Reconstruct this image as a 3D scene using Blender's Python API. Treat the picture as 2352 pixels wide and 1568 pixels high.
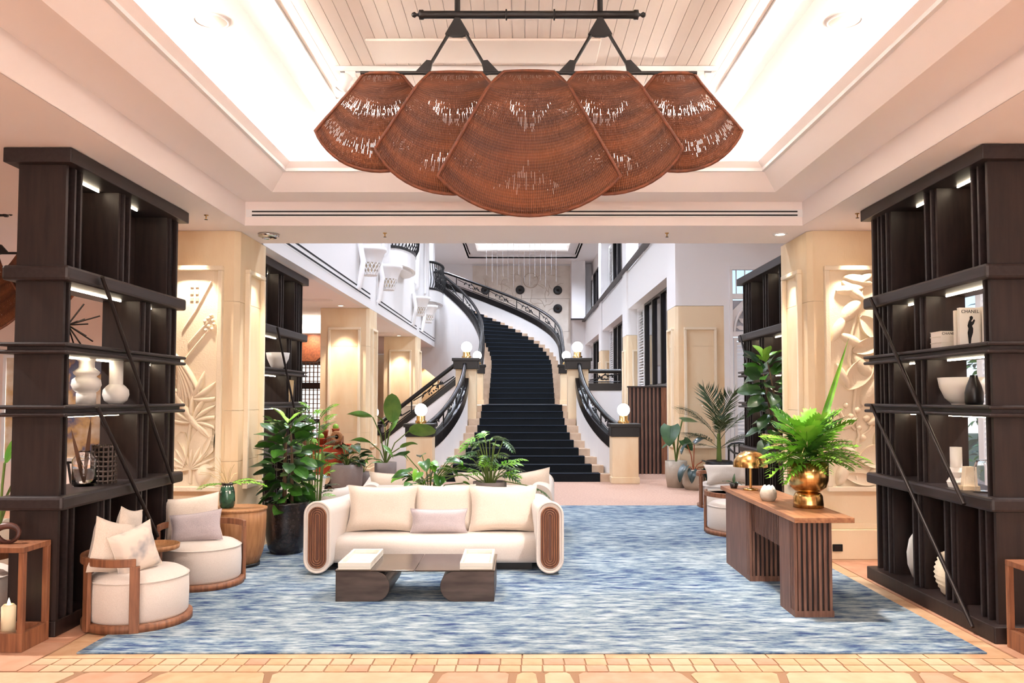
import bpy, math, random
from mathutils import Vector, Matrix
PI = math.pi
R = random.Random(7)
S = bpy.context.scene
COL = S.collection
for o in list(bpy.data.objects):
    bpy.data.objects.remove(o)

# ------------------------------------------------------------------ camera, world, light, exposure
cam_d = bpy.data.cameras.new('camera'); cam = bpy.data.objects.new('camera', cam_d); COL.objects.link(cam)
cam.location = (-0.03, 0.0, 1.62)
cam.rotation_euler = (math.radians(92.5), 0, 0)
cam_d.sensor_width = 36.0; cam_d.lens = 1870.0 / 2352 * 36
cam_d.shift_x = -20 / 2352; cam_d.shift_y = 49.4 / 2352
cam_d.clip_start = 0.05; cam_d.clip_end = 200
S.camera = cam
S.view_settings.view_transform = 'Standard'; S.view_settings.look = 'None'
S.view_settings.gamma = 1.0; S.view_settings.use_curve_mapping = False
S.view_settings.exposure = 1.05

world = bpy.data.worlds.new('world'); S.world = world; world.use_nodes = True
wn = world.node_tree.nodes; wl = world.node_tree.links; wn.clear()
w_out = wn.new('ShaderNodeOutputWorld'); w_bg = wn.new('ShaderNodeBackground'); w_sky = wn.new('ShaderNodeTexSky')
w_sky.sky_type = 'HOSEK_WILKIE'; w_sky.turbidity = 4; w_sky.sun_direction = (0.6, -0.3, 0.75)
w_bg.inputs[1].default_value = 4.0
wl.new(w_sky.outputs[0], w_bg.inputs[0]); wl.new(w_bg.outputs[0], w_out.inputs[0])

WARM = (1.0, 0.85, 0.68); NEUT = (1.0, 0.94, 0.89); COOL = (0.80, 0.87, 1.0)
def spot(loc, target, energy, angle, color=WARM, blend=0.5, size=0.04):
    d = bpy.data.lights.new('spot_light', 'SPOT'); d.energy = energy; d.spot_size = math.radians(angle)
    d.spot_blend = blend; d.color = color; d.shadow_soft_size = size
    o = bpy.data.objects.new('spot_light', d); COL.objects.link(o); o.location = loc
    o.rotation_euler = (Vector(target) - Vector(loc)).to_track_quat('-Z', 'Y').to_euler()
    return o
def area(loc, target, energy, sx, sy, color):
    d = bpy.data.lights.new('area_light', 'AREA'); d.shape = 'RECTANGLE'; d.size = sx; d.size_y = sy; d.energy = energy; d.color = color
    o = bpy.data.objects.new('area_light', d); COL.objects.link(o); o.location = loc
    o.rotation_euler = (Vector(target) - Vector(loc)).to_track_quat('-Z', 'Y').to_euler()
    return o
# downlights washing the sandstone columns (fixtures are built with the ceiling)
for s in (-1, 1):
    spot((s*3.38, 8.10, 3.33), (s*3.38, 8.24, 1.0), 80, 58)
    spot((s*2.70, 8.78, 3.33), (s*2.83, 8.78, 1.2), 60, 48)
for y in (15.15, 22.35, 29.55):
    spot((-3.38, y - 0.02, 3.33), (-3.38, y + 0.2, 1.0), 110, 62)
# the lit spotlight of the ceiling track
spot((1.36, 6.2, 4.0), (0.75, 5.9, 0), 330, 88, NEUT, 0.5, 0.05)
spot((-1.36, 6.2, 4.0), (-1.6, 7.4, 0), 110, 75, NEUT, 0.6, 0.05)
spot((1.20, 6.2, 4.0), (2.3, 6.7, 0.9), 130, 40, NEUT, 0.5, 0.05)
# general fill added for the rooms: ceiling spots without fittings, some behind the camera
for s in (-1, 1):
    for y in (-3.0, 0.5, 3.6):
        spot((s*3.1, y, 3.33), (s*2.4, y + 0.4, 0), 55, 130, NEUT, 0.8)
    for y, z in ((5.5, 3.33), (10.5, 3.33 if s < 0 else 5.25)):
        spot((s*5.0, y, z), (s*5.0, y + 0.2, 0), 330 if s < 0 else 220, 130, NEUT, 0.8)
for y in (12.2, 18.8, 26.0):
    spot((-4.9, y, 3.33), (-4.9, y, 0), 130, 120, WARM, 0.8)
for x in (-1.5, 1.5):
    spot((x, 8.6, 3.33), (x, 8.9, 0), 70, 120, NEUT, 0.8)
# area light added behind the camera as frontal fill, no real window there
area((0, -6.6, 1.9), (0, 0, 2.1), 300, 9.0, 3.2, NEUT)
# atrium: cool fill spots added under the high ceiling, no real fittings
for y in (12.0, 16.5, 21.0, 25.5, 30.0, 34.5):
    for s in (-2.5, 2.6): spot((s, y, 7.9), (s*.3, y + 0.5, 0), 560, 140, COOL, 0.8, 0.15)

# ------------------------------------------------------------------ helpers
def srgb(r, g, b):
    f = lambda c: (c/255/12.92 if c/255 <= 0.04045 else ((c/255 + 0.055)/1.055)**2.4)
    return (f(r), f(g), f(b), 1.0)

class MB:
    """collects shapes, then links them as ONE mesh object"""
    def __init__(s): s.v = []; s.f = []; s.uv = {}; s.sm = []
    def add(s, vs, fs, smooth=False, uvs=None):
        n = len(s.v); s.v += [tuple(p) for p in vs]
        for i, f in enumerate(fs):
            s.f.append([n + k for k in f]); s.sm.append(smooth)
            if uvs: s.uv[len(s.f) - 1] = [uvs[k] for k in f]
        return s
    def box(s, x0, x1, y0, y1, z0, z1):
        x0, x1 = min(x0, x1), max(x0, x1); y0, y1 = min(y0, y1), max(y0, y1); z0, z1 = min(z0, z1), max(z0, z1)
        return s.add([(x0,y0,z0),(x1,y0,z0),(x1,y1,z0),(x0,y1,z0),(x0,y0,z1),(x1,y0,z1),(x1,y1,z1),(x0,y1,z1)],
                     [(0,3,2,1),(4,5,6,7),(0,1,5,4),(1,2,6,5),(2,3,7,6),(3,0,4,7)])
    def prism(s, poly, a0, a1, axis='z', smooth=False):
        m = {'z': lambda p, a: (p[0], p[1], a), 'y': lambda p, a: (p[0], a, p[1]), 'x': lambda p, a: (a, p[0], p[1])}[axis]
        n = len(poly); vs = [m(p, a0) for p in poly] + [m(p, a1) for p in poly]
        s.add(vs, [tuple(range(n))[::-1], tuple(range(n, 2*n))])
        k = len(s.v) - 2*n
        for i in range(n):
            j = (i + 1) % n; s.f.append([k+i, k+j, k+n+j, k+n+i]); s.sm.append(smooth)
        return s
    def tube(s, pts, r, n=8, closed=False, caps=True):
        pts = [Vector(p) for p in pts]; m = len(pts); rr = r if isinstance(r, (list, tuple)) else [r]*m
        vs = []; up = None
        for i, p in enumerate(pts):
            a = pts[i-1] if (i > 0 or closed) else p; b = pts[(i+1) % m] if (i < m-1 or closed) else p
            t = (b - a); t = t.normalized() if t.length > 1e-9 else Vector((0,0,1))
            if up is None: up = Vector((0,0,1)) if abs(t.z) < 0.9 else Vector((0,1,0))
            u = t.cross(up)
            if u.length < 1e-4: u = t.orthogonal()
            u.normalize(); w = u.cross(t).normalized(); up = w
            for k in range(n):
                a_ = 2*PI*k/n; vs.append(p + (u*math.cos(a_) + w*math.sin(a_))*rr[i])
        fs = []
        for i in range(m if closed else m-1):
            for k in range(n):
                k2 = (k+1) % n; j = (i+1) % m
                fs.append((i*n+k, i*n+k2, j*n+k2, j*n+k))
        s.add(vs, fs, True)
        if caps and not closed: s.add(vs[:n], [tuple(range(n))]); s.add(vs[-n:], [tuple(range(n))[::-1]])
        return s
    def lathe(s, prof, c=(0,0,0), n=28, a0=0, a1=2*PI, smooth=True, sx=1, sy=1):
        full = abs(a1 - a0 - 2*PI) < 1e-6; m = n if full else n + 1; vs = []
        for r, z in prof:
            for k in range(m):
                a = a0 + (a1-a0)*k/n; vs.append((c[0]+r*math.cos(a)*sx, c[1]+r*math.sin(a)*sy, c[2]+z))
        fs = []
        for i in range(len(prof)-1):
            for k in range(n):
                k2 = (k+1) % m; fs.append((i*m+k, i*m+k2, (i+1)*m+k2, (i+1)*m+k))
        s.add(vs, fs, smooth)
        if full:
            if prof[0][0] > 1e-4: s.add(vs[:m], [tuple(range(m))[::-1]])
            if prof[-1][0] > 1e-4: s.add(vs[-m:], [tuple(range(m))])
        return s
    def grid(s, fn, nu, nv, smooth=True, uv=False):
        vs = [fn(i/nu, j/nv) for i in range(nu+1) for j in range(nv+1)]
        fs = [(i*(nv+1)+j, (i+1)*(nv+1)+j, (i+1)*(nv+1)+j+1, i*(nv+1)+j+1) for i in range(nu) for j in range(nv)]
        return s.add(vs, fs, smooth, [(i/nu, j/nv) for i in range(nu+1) for j in range(nv+1)] if uv else None)
    def sphere(s, c, r, n=16, m=10, sz=1.0):
        return s.lathe([(max(r*math.sin(PI*i/m), 1e-5), -r*sz*math.cos(PI*i/m)) for i in range(m+1)], c, n)
    def mesh(s, name, mat):
        me = bpy.data.meshes.new(name); me.from_pydata(s.v, [], s.f)
        me.polygons.foreach_set('use_smooth', s.sm)
        if s.uv:
            l = me.uv_layers.new(name='UVMap')
            for fi, uvs in s.uv.items():
                for k, li in enumerate(me.polygons[fi].loop_indices): l.data[li].uv = uvs[k]
        if mat: me.materials.append(mat)
        me.update(); return me

def obj(name, mb, mat, parent=None, bevel=0, seg=2, loc=None, sub=0, label=None):
    me = mb if isinstance(mb, bpy.types.Mesh) else mb.mesh(name, mat)
    o = bpy.data.objects.new(name, me); COL.objects.link(o)
    if parent is not None: o.parent = parent
    if loc is not None: o.location = loc
    if bevel:
        b = o.modifiers.new('bevel', 'BEVEL'); b.width = bevel; b.segments = seg; b.limit_method = 'ANGLE'; b.angle_limit = 0.6
        b.harden_normals = False
    if sub:
        m = o.modifiers.new('sub', 'SUBSURF'); m.levels = sub; m.render_levels = sub
    if label: o['label'] = label
    return o
def tag(o, label, cat, group=None, kind=None):
    o['label'] = label; o['category'] = cat
    if group: o['group'] = group
    if kind: o['kind'] = kind
    return o
def thing(name, label, cat, loc=(0,0,0), rz=0, group=None):
    o = bpy.data.objects.new(name, None); COL.objects.link(o); o.location = loc; o.rotation_euler = (0,0,rz); o.empty_display_size = 0.1
    return tag(o, label, cat, group)
def struct(name, mb, mat, parent=None, bevel=0, label=None):
    o = obj(name, mb, mat, parent, bevel)
    if parent is None: o['kind'] = 'structure'
    if label: o['label'] = label
    return o
def copy_tree(o, loc=None, rz=None, label=None, group=None, parent=None):
    c = o.copy(); COL.objects.link(c)
    if parent is not None: c.parent = parent
    if loc is not None: c.location = loc
    if rz is not None: c.rotation_euler = (0, 0, rz)
    if label: c['label'] = label
    if group: c['group'] = group
    for ch in list(o.children): copy_tree(ch, parent=c)
    return c

# ------------------------------------------------------------------ materials
def mat(name, col, rough=0.6, metal=0.0, col2=None, scale=8.0, stretch=(1,1,1), bump=0.0, bscale=60.0, detail=3.0, spec=None,
        coat=0, emit=None, es=0, trans=0, ior=1.45, sheen=0, lo=0.35, hi=0.65, coords='Object'):
    m = bpy.data.materials.new(name); m.use_nodes = True; nt = m.node_tree; b = nt.nodes['Principled BSDF']
    b.inputs['Base Color'].default_value = col; b.inputs['Roughness'].default_value = rough; b.inputs['Metallic'].default_value = metal
    b.inputs['IOR'].default_value = ior
    if spec is not None: b.inputs['Specular IOR Level'].default_value = spec
    if coat: b.inputs['Coat Weight'].default_value = coat
    if sheen: b.inputs['Sheen Weight'].default_value = sheen
    if trans: b.inputs['Transmission Weight'].default_value = trans
    if emit: b.inputs['Emission Color'].default_value = emit; b.inputs['Emission Strength'].default_value = es
    if col2 or bump:
        tc = nt.nodes.new('ShaderNodeTexCoord'); mp = nt.nodes.new('ShaderNodeMapping'); mp.inputs['Scale'].default_value = stretch
        nt.links.new(tc.outputs[coords], mp.inputs[0])
    if col2:
        n = nt.nodes.new('ShaderNodeTexNoise'); n.inputs['Scale'].default_value = scale; n.inputs['Detail'].default_value = detail
        r = nt.nodes.new('ShaderNodeValToRGB'); r.color_ramp.elements[0].position = lo; r.color_ramp.elements[1].position = hi
        r.color_ramp.elements[0].color = col; r.color_ramp.elements[1].color = col2
        nt.links.new(mp.outputs[0], n.inputs[0]); nt.links.new(n.outputs[0], r.inputs[0]); nt.links.new(r.outputs[0], b.inputs['Base Color'])
    if bump:
        n2 = nt.nodes.new('ShaderNodeTexNoise'); n2.inputs['Scale'].default_value = bscale; n2.inputs['Detail'].default_value = 2
        bp = nt.nodes.new('ShaderNodeBump'); bp.inputs['Strength'].default_value = bump; bp.inputs['Distance'].default_value = 0.01
        nt.links.new(mp.outputs[0], n2.inputs[0]); nt.links.new(n2.outputs[0], bp.inputs['Height']); nt.links.new(bp.outputs[0], b.inputs['Normal'])
    return m
def emission(name, col, s):
    m = bpy.data.materials.new(name); m.use_nodes = True; nt = m.node_tree; nt.nodes.clear()
    o = nt.nodes.new('ShaderNodeOutputMaterial'); e = nt.nodes.new('ShaderNodeEmission'); e.inputs[0].default_value = col; e.inputs[1].default_value = s
    nt.links.new(e.outputs[0], o.inputs[0]); return m
M = {}
M['plaster'] = mat('plaster_warm_white', srgb(244,232,228), 0.75)
M['white'] = mat('paint_white', srgb(238,236,236), 0.6)
M['white_board'] = mat('painted_board', srgb(240,230,222), 0.55)
M['sand'] = mat('sandstone', srgb(236,214,180), 0.7, col2=srgb(222,186,140), scale=1.6, stretch=(1.6,1.6,0.5), detail=6, bump=0.12, bscale=40, lo=0.45, hi=0.8)
M['sand_pale'] = mat('carved_sandstone', srgb(238,222,196), 0.75, bump=0.25, bscale=70)
M['floor'] = mat('floor_grout', srgb(146,112,84), 0.8)
M['darkwood'] = mat('dark_stained_timber', srgb(44,31,28), 0.5, col2=srgb(31,21,20), scale=5, stretch=(6,6,0.6), bump=0.06, bscale=60)
M['band'] = mat('dark_band_timber', srgb(46,37,37), 0.45, col2=srgb(36,28,28), scale=6, stretch=(6,0.6,6))
M['walnut'] = mat('walnut', srgb(146,96,66), 0.45, col2=srgb(112,70,48), scale=5, stretch=(8,8,0.7), bump=0.05, bscale=40)
M['walnut_h'] = mat('walnut_lengthwise', srgb(168,118,82), 0.4, col2=srgb(132,86,58), scale=5, stretch=(8,0.7,8), bump=0.04, bscale=40)
M['oak'] = mat('oak', srgb(176,128,86), 0.5, col2=srgb(150,102,64), scale=6, stretch=(7,7,0.6), bump=0.05)
M['console'] = mat('console_walnut', srgb(120,86,70), 0.5, col2=srgb(92,62,50), scale=5, stretch=(8,8,0.6), bump=0.05)
M['cream'] = mat('cream_boucle', srgb(224,212,202), 0.95, col2=srgb(212,199,188), scale=220, bump=0.3, bscale=260, sheen=0.3)
M['cushion'] = mat('cream_linen', srgb(226,212,198), 0.9, col2=srgb(214,198,182), scale=160, bump=0.15, bscale=300, sheen=0.2)
M['grey_linen'] = mat('grey_linen', srgb(192,180,180), 0.9, col2=srgb(172,160,164), scale=180, bump=0.2, bscale=300, sheen=0.2)
M['marbled'] = mat('marbled_linen', srgb(228,214,200), 0.9, col2=srgb(120,124,136), scale=6, lo=0.5, hi=0.75)
M['iron'] = mat('black_iron', srgb(16,15,17), 0.45)
M['blackwood'] = mat('black_lacquered_timber', srgb(22,18,18), 0.35)
M['steel'] = mat('blackened_steel', srgb(44,36,34), 0.45, metal=0.5)
M['bronze'] = mat('brushed_bronze', srgb(92,80,74), 0.42, metal=0.7, col2=srgb(70,60,56), scale=3, bump=0.05, bscale=120, stretch=(1,1,6))
M['bronze_top'] = mat('smoked_bronze_glass', srgb(60,49,42), 0.14, metal=0.5, col2=srgb(80,66,56), scale=4)
M['marble'] = mat('white_marble', srgb(222,219,208), 0.25, col2=srgb(190,184,174), scale=5, detail=8, lo=0.5, hi=0.75)
M['brass'] = mat('aged_brass', srgb(222,184,120), 0.22, metal=1.0, col2=srgb(182,136,80), scale=5, stretch=(6,6,0.5))
M['ceramic'] = mat('white_ceramic', srgb(238,234,228), 0.35)
M['black_ceramic'] = mat('black_ceramic', srgb(26,25,27), 0.3)
M['pot_dark'] = mat('dark_glazed_pot', srgb(44,36,36), 0.22, col2=srgb(30,25,26), scale=30, bump=0.25, bscale=60, coat=0.3)
M['pot_grey'] = mat('grey_concrete_pot', srgb(126,116,112), 0.8, bump=0.3, bscale=50)
M['pot_pale'] = mat('pale_stone_pot', srgb(176,164,148), 0.8, bump=0.3, bscale=40)
M['terracotta'] = mat('terracotta', srgb(176,92,58), 0.8, col2=srgb(150,74,46), scale=12)
M['rust'] = mat('rust_red_paint', srgb(190,72,34), 0.6, col2=srgb(150,48,22), scale=9, detail=6)
M['walnut_dark'] = mat('dark_walnut_inlay', srgb(92,54,36), .5)
M['chrome'] = mat('chrome', srgb(210,208,206), .15, metal=1.0)
M['soil'] = mat('soil', srgb(40,30,24), 0.95)
M['globe'] = emission('opal_globe', (1.0, 0.95, 0.86, 1), 6)
M['led'] = emission('led_bar', (1.0, 0.84, 0.60, 1), 20)
M['cove'] = emission('cove_led', (1.0, 0.89, 0.78, 1), 36)
M['lamp'] = emission('downlight_lens', (1.0, 0.86, 0.66, 1), 12)
M['black'] = mat('black_slot', srgb(12,11,12), 0.8)
M['night'] = mat('tinted_window_glass', srgb(20,20,30), 0.06, metal=0.0, spec=0.7)
M['glass'] = mat('clear_glass', (1,1,1,1), 0.02, trans=1.0)
M['wax'] = mat('candle_wax', srgb(246,232,196), 0.5)
M['flame'] = emission('flame', (1.0, 0.75, 0.35, 1), 14)
M['stem'] = mat('plant_stem', srgb(92,112,48), 0.6)
M['bark'] = mat('plant_trunk', srgb(92,72,54), 0.85)
M['straw'] = mat('dry_straw', srgb(214,186,138), 0.8)
def leafmat(name, c1, c2, rough=0.35):
    m = mat(name, c1, rough, col2=c2, scale=5, coat=0.15); b = m.node_tree.nodes['Principled BSDF']
    b.inputs['Subsurface Weight'].default_value = 0.0
    return m
M['fig'] = leafmat('fig_leaf', srgb(40,80,28), srgb(66,116,38), .28)
M['fig_light'] = leafmat('young_fig_leaf', srgb(120,176,56), srgb(150,200,84))
M['deep'] = leafmat('deep_green_leaf', srgb(34,62,34), srgb(52,86,40))
M['bright'] = leafmat('bright_green_leaf', srgb(78,142,38), srgb(130,184,60), .25)
M['palm'] = leafmat('palm_leaf', srgb(40,62,34), srgb(60,84,44))
M['strel'] = leafmat('paddle_leaf', srgb(70,118,40), srgb(96,140,52))
# ------------------------------------------------------------------ floor
def stone_mat(name, a, b):
    return mat(name, srgb(*a), 0.55, col2=srgb(*b), scale=7, detail=5, bump=0.08, bscale=30)
STN = [stone_mat('peach_sandstone', (202,166,130), (190,148,112)), stone_mat('pink_sandstone', (194,150,124), (182,136,108)),
       stone_mat('cream_sandstone', (204,176,144), (192,160,128)), stone_mat('rose_sandstone', (198,148,120), (184,132,104))]
fl = MB(); fl.box(-12, 9, -7, 40, -0.08, -0.006)
floor = struct('floor', fl, M['floor'])
def slab(name, poly, m, jag=0.0, top=0.0):
    o = obj(name, MB().prism([(x + R.uniform(-jag, jag), y + R.uniform(-jag, jag)) for x, y in poly], -0.006, top), m, floor)
    return o
# two rows of small square tiles in front of the carpet, sharing a few meshes
tile_me = []
for k in range(6):
    j = [R.uniform(-0.003, 0.003) for _ in range(8)]
    tile_me.append(MB().prism([(-.0595+j[0], -.056+j[1]), (.0595+j[2], -.056+j[3]), (.0595+j[4], .056+j[5]), (-.0595+j[6], .056+j[7])], -0.006, R.uniform(-.0005, .0005)).mesh('tile', STN[(0,2,0,2,2,1)[k]]))
for row, (yc, off) in enumerate(((5.098, 0.0), (4.973, 0.055))):
    x = -2.96 + off - 0.06*row
    while x < 3.05:
        obj('tile', tile_me[R.randrange(6)], None, floor, loc=(x, yc, 0)); x += 0.1305
# straight strips of slabs round the carpet
def strip(x0, x1, y0, y1, cuts, along='x', ms=(0, 2)):
    for i in range(len(cuts)-1):
        a, b = cuts[i] + 0.005, cuts[i+1] - 0.005
        p = [(a, y0), (b, y0), (b, y1), (a, y1)] if along == 'x' else [(x0, a), (x1, a), (x1, b), (x0, b)]
        slab('floor_slab', p, STN[ms[i % len(ms)]])
strip(0, 0, 5.163, 5.5, [-3.02, -2.35, -1.82, -1.1, -.72, -.02, .5, .78, 1.52, 2.1, 2.52, 3.06])
strip(-3.02, -2.6, 0, 0, [5.505, 6.5, 7.6, 8.8, 10.0, 11.2, 12.33], 'y')
strip(2.7, 3.06, 0, 0, [5.505, 6.62, 7.5, 8.7, 10.0, 11.2, 12.33], 'y')
# side aisles outside the dark groove
for x0, x1, cuts, ms in ((-3.9, -3.035, [4.92, 5.5, 6.3, 7.3, 8.2, 9.6, 11, 12.33], (1, 3)), (3.075, 3.95, [4.92, 5.62, 6.4, 7.3, 8.2, 9.6, 11, 12.33], (1, 3))):
    strip(x0, x1, 0, 0, cuts, 'y', ms)
strip(0, 0, 3.0, 12.33, [-11.9, -9.5, -7.6, -5.8, -3.91], 'x', (1, 3)); strip(0, 0, 4.92, 12.33, [3.96, 6.2, 8.9], 'x', (1, 3))
# crazy-paved flagstones nearest the camera: slanted joints
jx = [(-4.6,-4.5), (-3.6,-3.45), (-2.78,-2.62), (-2.32,-2.16), (-1.35,-1.5), (-.62,-.5), (-.12,-.06), (.1,.1), (.28,.3), (1.05,.96), (1.36,1.52), (2.1,2.3), (2.62,2.5), (3.5,3.4), (4.6,4.6)]
for i in range(len(jx)-1):
    (a0, a1), (b0, b1) = jx[i], jx[i+1]; g = 0.011
    slab('flagstone', [(a0+g, 3.9), (b0-g, 3.9), ((b0+b1)/2-g+R.uniform(-.03,.03), 4.5), (b1-g-.03, 4.87), (b1-g-.05, 4.9), (a1+g+.03, 4.9), (a1+g, 4.86), ((a0+a1)/2+g, 4.45)], STN[(0,2,1)[i % 3]])
for i in range(6): slab('flagstone', [(-9+3*i+.01, -6.9), (-6+3*i-.01, -6.9), (-6+3*i-.01, 3.88), (-9+3*i+.01, 3.88)] if i else [(-3.9,-6.9),(-3.01,-6.9),(-3.01,2.9),(-3.9,2.9)], STN[i % 2])
slab('floor_slab', [(-11.9, 12.34), (8.9, 12.34), (8.9, 39.9), (-11.9, 39.9)], mat('atrium_stone_floor', srgb(196,160,140), 0.6, col2=srgb(176,140,122), scale=30, detail=4))
slab('floor_slab', [(-2.59, 5.51), (2.69, 5.51), (2.69, 12.33), (-2.59, 12.33)], STN[0])

# ------------------------------------------------------------------ woven carpet
cm = bpy.data.materials.new('blue_streaked_carpet'); cm.use_nodes = True; nt = cm.node_tree; b = nt.nodes['Principled BSDF']
b.inputs['Roughness'].default_value = 0.95; b.inputs['Specular IOR Level'].default_value = 0.1
tc = nt.nodes.new('ShaderNodeTexCoord')
def noise_chain(scale3, sc, det, w=0.0):
    mp = nt.nodes.new('ShaderNodeMapping'); mp.inputs['Scale'].default_value = scale3; mp.inputs['Location'].default_value = (w, w*2, 0)
    n = nt.nodes.new('ShaderNodeTexNoise'); n.inputs['Scale'].default_value = sc; n.inputs['Detail'].default_value = det; n.inputs['Roughness'].default_value = 0.65
    nt.links.new(tc.outputs['Object'], mp.inputs[0]); nt.links.new(mp.outputs[0], n.inputs[0]); return n
n1 = noise_chain((3.0, 9.5, 1), 1.5, 5); n2 = noise_chain((5.0, 46.0, 1), 1.2, 3, 4.0); n3 = noise_chain((0.5, 0.9, 1), 1.0, 2, 9.0)
def mth(op, a, bb):
    n = nt.nodes.new('ShaderNodeMath'); n.operation = op
    for i, q in enumerate((a, bb)):
        if isinstance(q, (int, float)): n.inputs[i].default_value = q
        else: nt.links.new(q, n.inputs[i])
    return n.outputs[0]
mix = mth('ADD', mth('MULTIPLY', n1.outputs[0], 0.55), mth('ADD', mth('MULTIPLY', n2.outputs[0], 0.35), mth('MULTIPLY', n3.outputs[0], 0.18)))
rp = nt.nodes.new('ShaderNodeValToRGB'); e = rp.color_ramp.elements
e[0].position = 0.43; e[0].color = srgb(50,64,104); e[1].position = 0.70; e[1].color = srgb(196,205,211)
for p, c in ((0.475, (70,90,120)), (0.51, (100,120,138)), (0.55, (128,143,153)), (0.60, (154,166,173))):
    q = e.new(p); q.color = srgb(*c)
nt.links.new(mix, rp.inputs[0]); nt.links.new(rp.outputs[0], b.inputs['Base Color'])
bp = nt.nodes.new('ShaderNodeBump'); bp.inputs['Strength'].default_value = 0.3; bp.inputs['Distance'].default_value = 0.01
nt.links.new(n2.outputs[0], bp.inputs['Height']); nt.links.new(bp.outputs[0], b.inputs['Normal'])
cp = MB(); cp.box(-2.85, 2.93, 5.24, 12.36, 0.0, 0.012)
tag(obj('carpet', cp, cm, bevel=0.004), 'large blue and white streaked carpet under the sofas and coffee table', 'carpet')

# ------------------------------------------------------------------ hall ceiling: stepped tray with two light coves
def ring(mb, xi, yi0, yi1, zi, xo, yo0, yo1, zo):
    """four quads between an inner and an outer rectangle (x = +-half width)"""
    a = [(-xi, yi0, zi), (xi, yi0, zi), (xi, yi1, zi), (-xi, yi1, zi)]; b_ = [(-xo, yo0, zo), (xo, yo0, zo), (xo, yo1, zo), (-xo, yo1, zo)]
    for i in range(4):
        j = (i+1) % 4; mb.add([a[i], a[j], b_[j], b_[i]], [(0,1,2,3)])
F0 = -2.4                                  # near end of the tray, behind the camera
c = MB()
c.box(-12, -2.80, -7, 9.02, 3.35, 3.42); c.box(2.80, 9, -7, 9.02, 3.35, 3.42); c.box(-2.80, 2.80, -7, F0, 3.35, 3.42)
c.box(-2.80, 2.80, 8.09, 9.02, 3.35, 3.60)
struct('ceiling', c, M['plaster'])
t = MB()
ring(t, 2.79, F0+.01, 8.08, 3.348, 2.79, F0+.01, 8.08, 3.588)            # vertical face of the first step
ring(t, 2.40, F0+.4, 7.69, 3.588, 2.80, F0, 8.09, 3.588)        # ledge
ring(t, 2.17, F0+.63, 7.46, 3.82, 2.40, F0+.4, 7.69, 3.588)     # splayed face up to the lip
ring(t, 2.17, F0+.63, 7.46, 3.82, 2.22, F0+.58, 7.51, 3.82)
struct('trim_1', t, M['plaster'])
t = MB()
ring(t, 2.22, F0+.58, 7.51, 3.82, 2.22, F0+.58, 7.51, 3.74); ring(t, 2.22, F0+.58, 7.51, 3.74, 2.62, F0+.2, 7.91, 3.74)
ring(t, 2.62, F0+.2, 7.91, 3.74, 2.62, F0+.2, 7.91, 4.0)        # outer wall of the first cove
ring(t, 1.725, F0+1.1, 7.03, 4.0, 2.62, F0+.2, 7.91, 4.0)       # cove ceiling
ring(t, 1.725, F0+1.1, 7.03, 4.0, 1.725, F0+1.1, 7.03, 4.10)    # lip of the second cove
ring(t, 1.725, F0+1.1, 7.03, 4.10, 1.765, F0+1.06, 7.07, 4.10)
ring(t, 1.765, F0+1.06, 7.07, 4.10, 1.765, F0+1.06, 7.07, 4.03); ring(t, 1.765, F0+1.06, 7.07, 4.03, 2.0, F0+.8, 7.32, 4.03)
ring(t, 2.0, F0+.8, 7.32, 4.03, 2.0, F0+.8, 7.32, 4.22)
t.box(-2.0, 2.0, F0+.8, 7.32, 4.222, 4.26)
struct('trim_2', t, M['white'])
# LED strips lying in the two coves
for k, (x, y0, y1, z) in enumerate(((2.5, F0+.3, 7.79, 3.75), (1.92, F0+.9, 7.22, 4.04))):
    l = MB(); w = 0.035
    for s in (-1, 1): l.box(s*x-w, s*x+w, y0, y1, z, z+.015)
    l.box(-x, x, y1-w, y1+w, z, z+.015); l.box(-x, x, y0-w, y0+w, z, z+.015)
    tag(obj('cove_light', l, M['cove']), ('lower' if k == 0 else 'upper') + ' ring of warm cove lighting in the stepped tray ceiling', 'light')
# tongue-and-groove boards
ceil_boards = bpy.data.objects.new('trim_3', None); COL.objects.link(ceil_boards); ceil_boards['kind'] = 'structure'
n_b = 36; wb = 3.24/n_b
bme = MB().prism([(-wb/2+.002, 4.212), (wb/2-.002, 4.212), (wb/2-.002, 4.222), (-wb/2+.002, 4.222)], F0+1.2, 6.93, 'y').mesh('ceiling_board', M['white_board'])
for i in range(n_b): obj('ceiling_board', bme, None, ceil_boards, loc=(-1.62 + wb*(i+.5), 0, 0))
b_ = MB()
for s in (-1, 1): b_.box(s*1.625, s*1.645, F0+1.2, 6.95, 4.195, 4.222)
b_.box(-1.645, 1.645, 6.93, 6.95, 4.195, 4.222)
obj('edge_bead', b_, M['white'], ceil_boards)
hp = MB(); hp.box(-1.15, .55, 5.75, 6.15, 4.19, 4.21)
tag(obj('access_panel', hp, M['white_board'], bevel=.006), 'flat white access panel set in the boarded ceiling', 'panel')
# slot diffuser in the far step
sd = thing('slot_diffuser', 'long black double slot diffuser across the ceiling beam', 'vent', (0, 8.078, 0))
for z in (3.445, 3.482): obj('slot', MB().box(-2.72, 2.74, -.006, .02, z, z+.014), M['black'], sd)
obj('frame', MB().box(-2.78, 2.80, -.004, .02, 3.435, 3.51), M['white'], sd)
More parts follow.
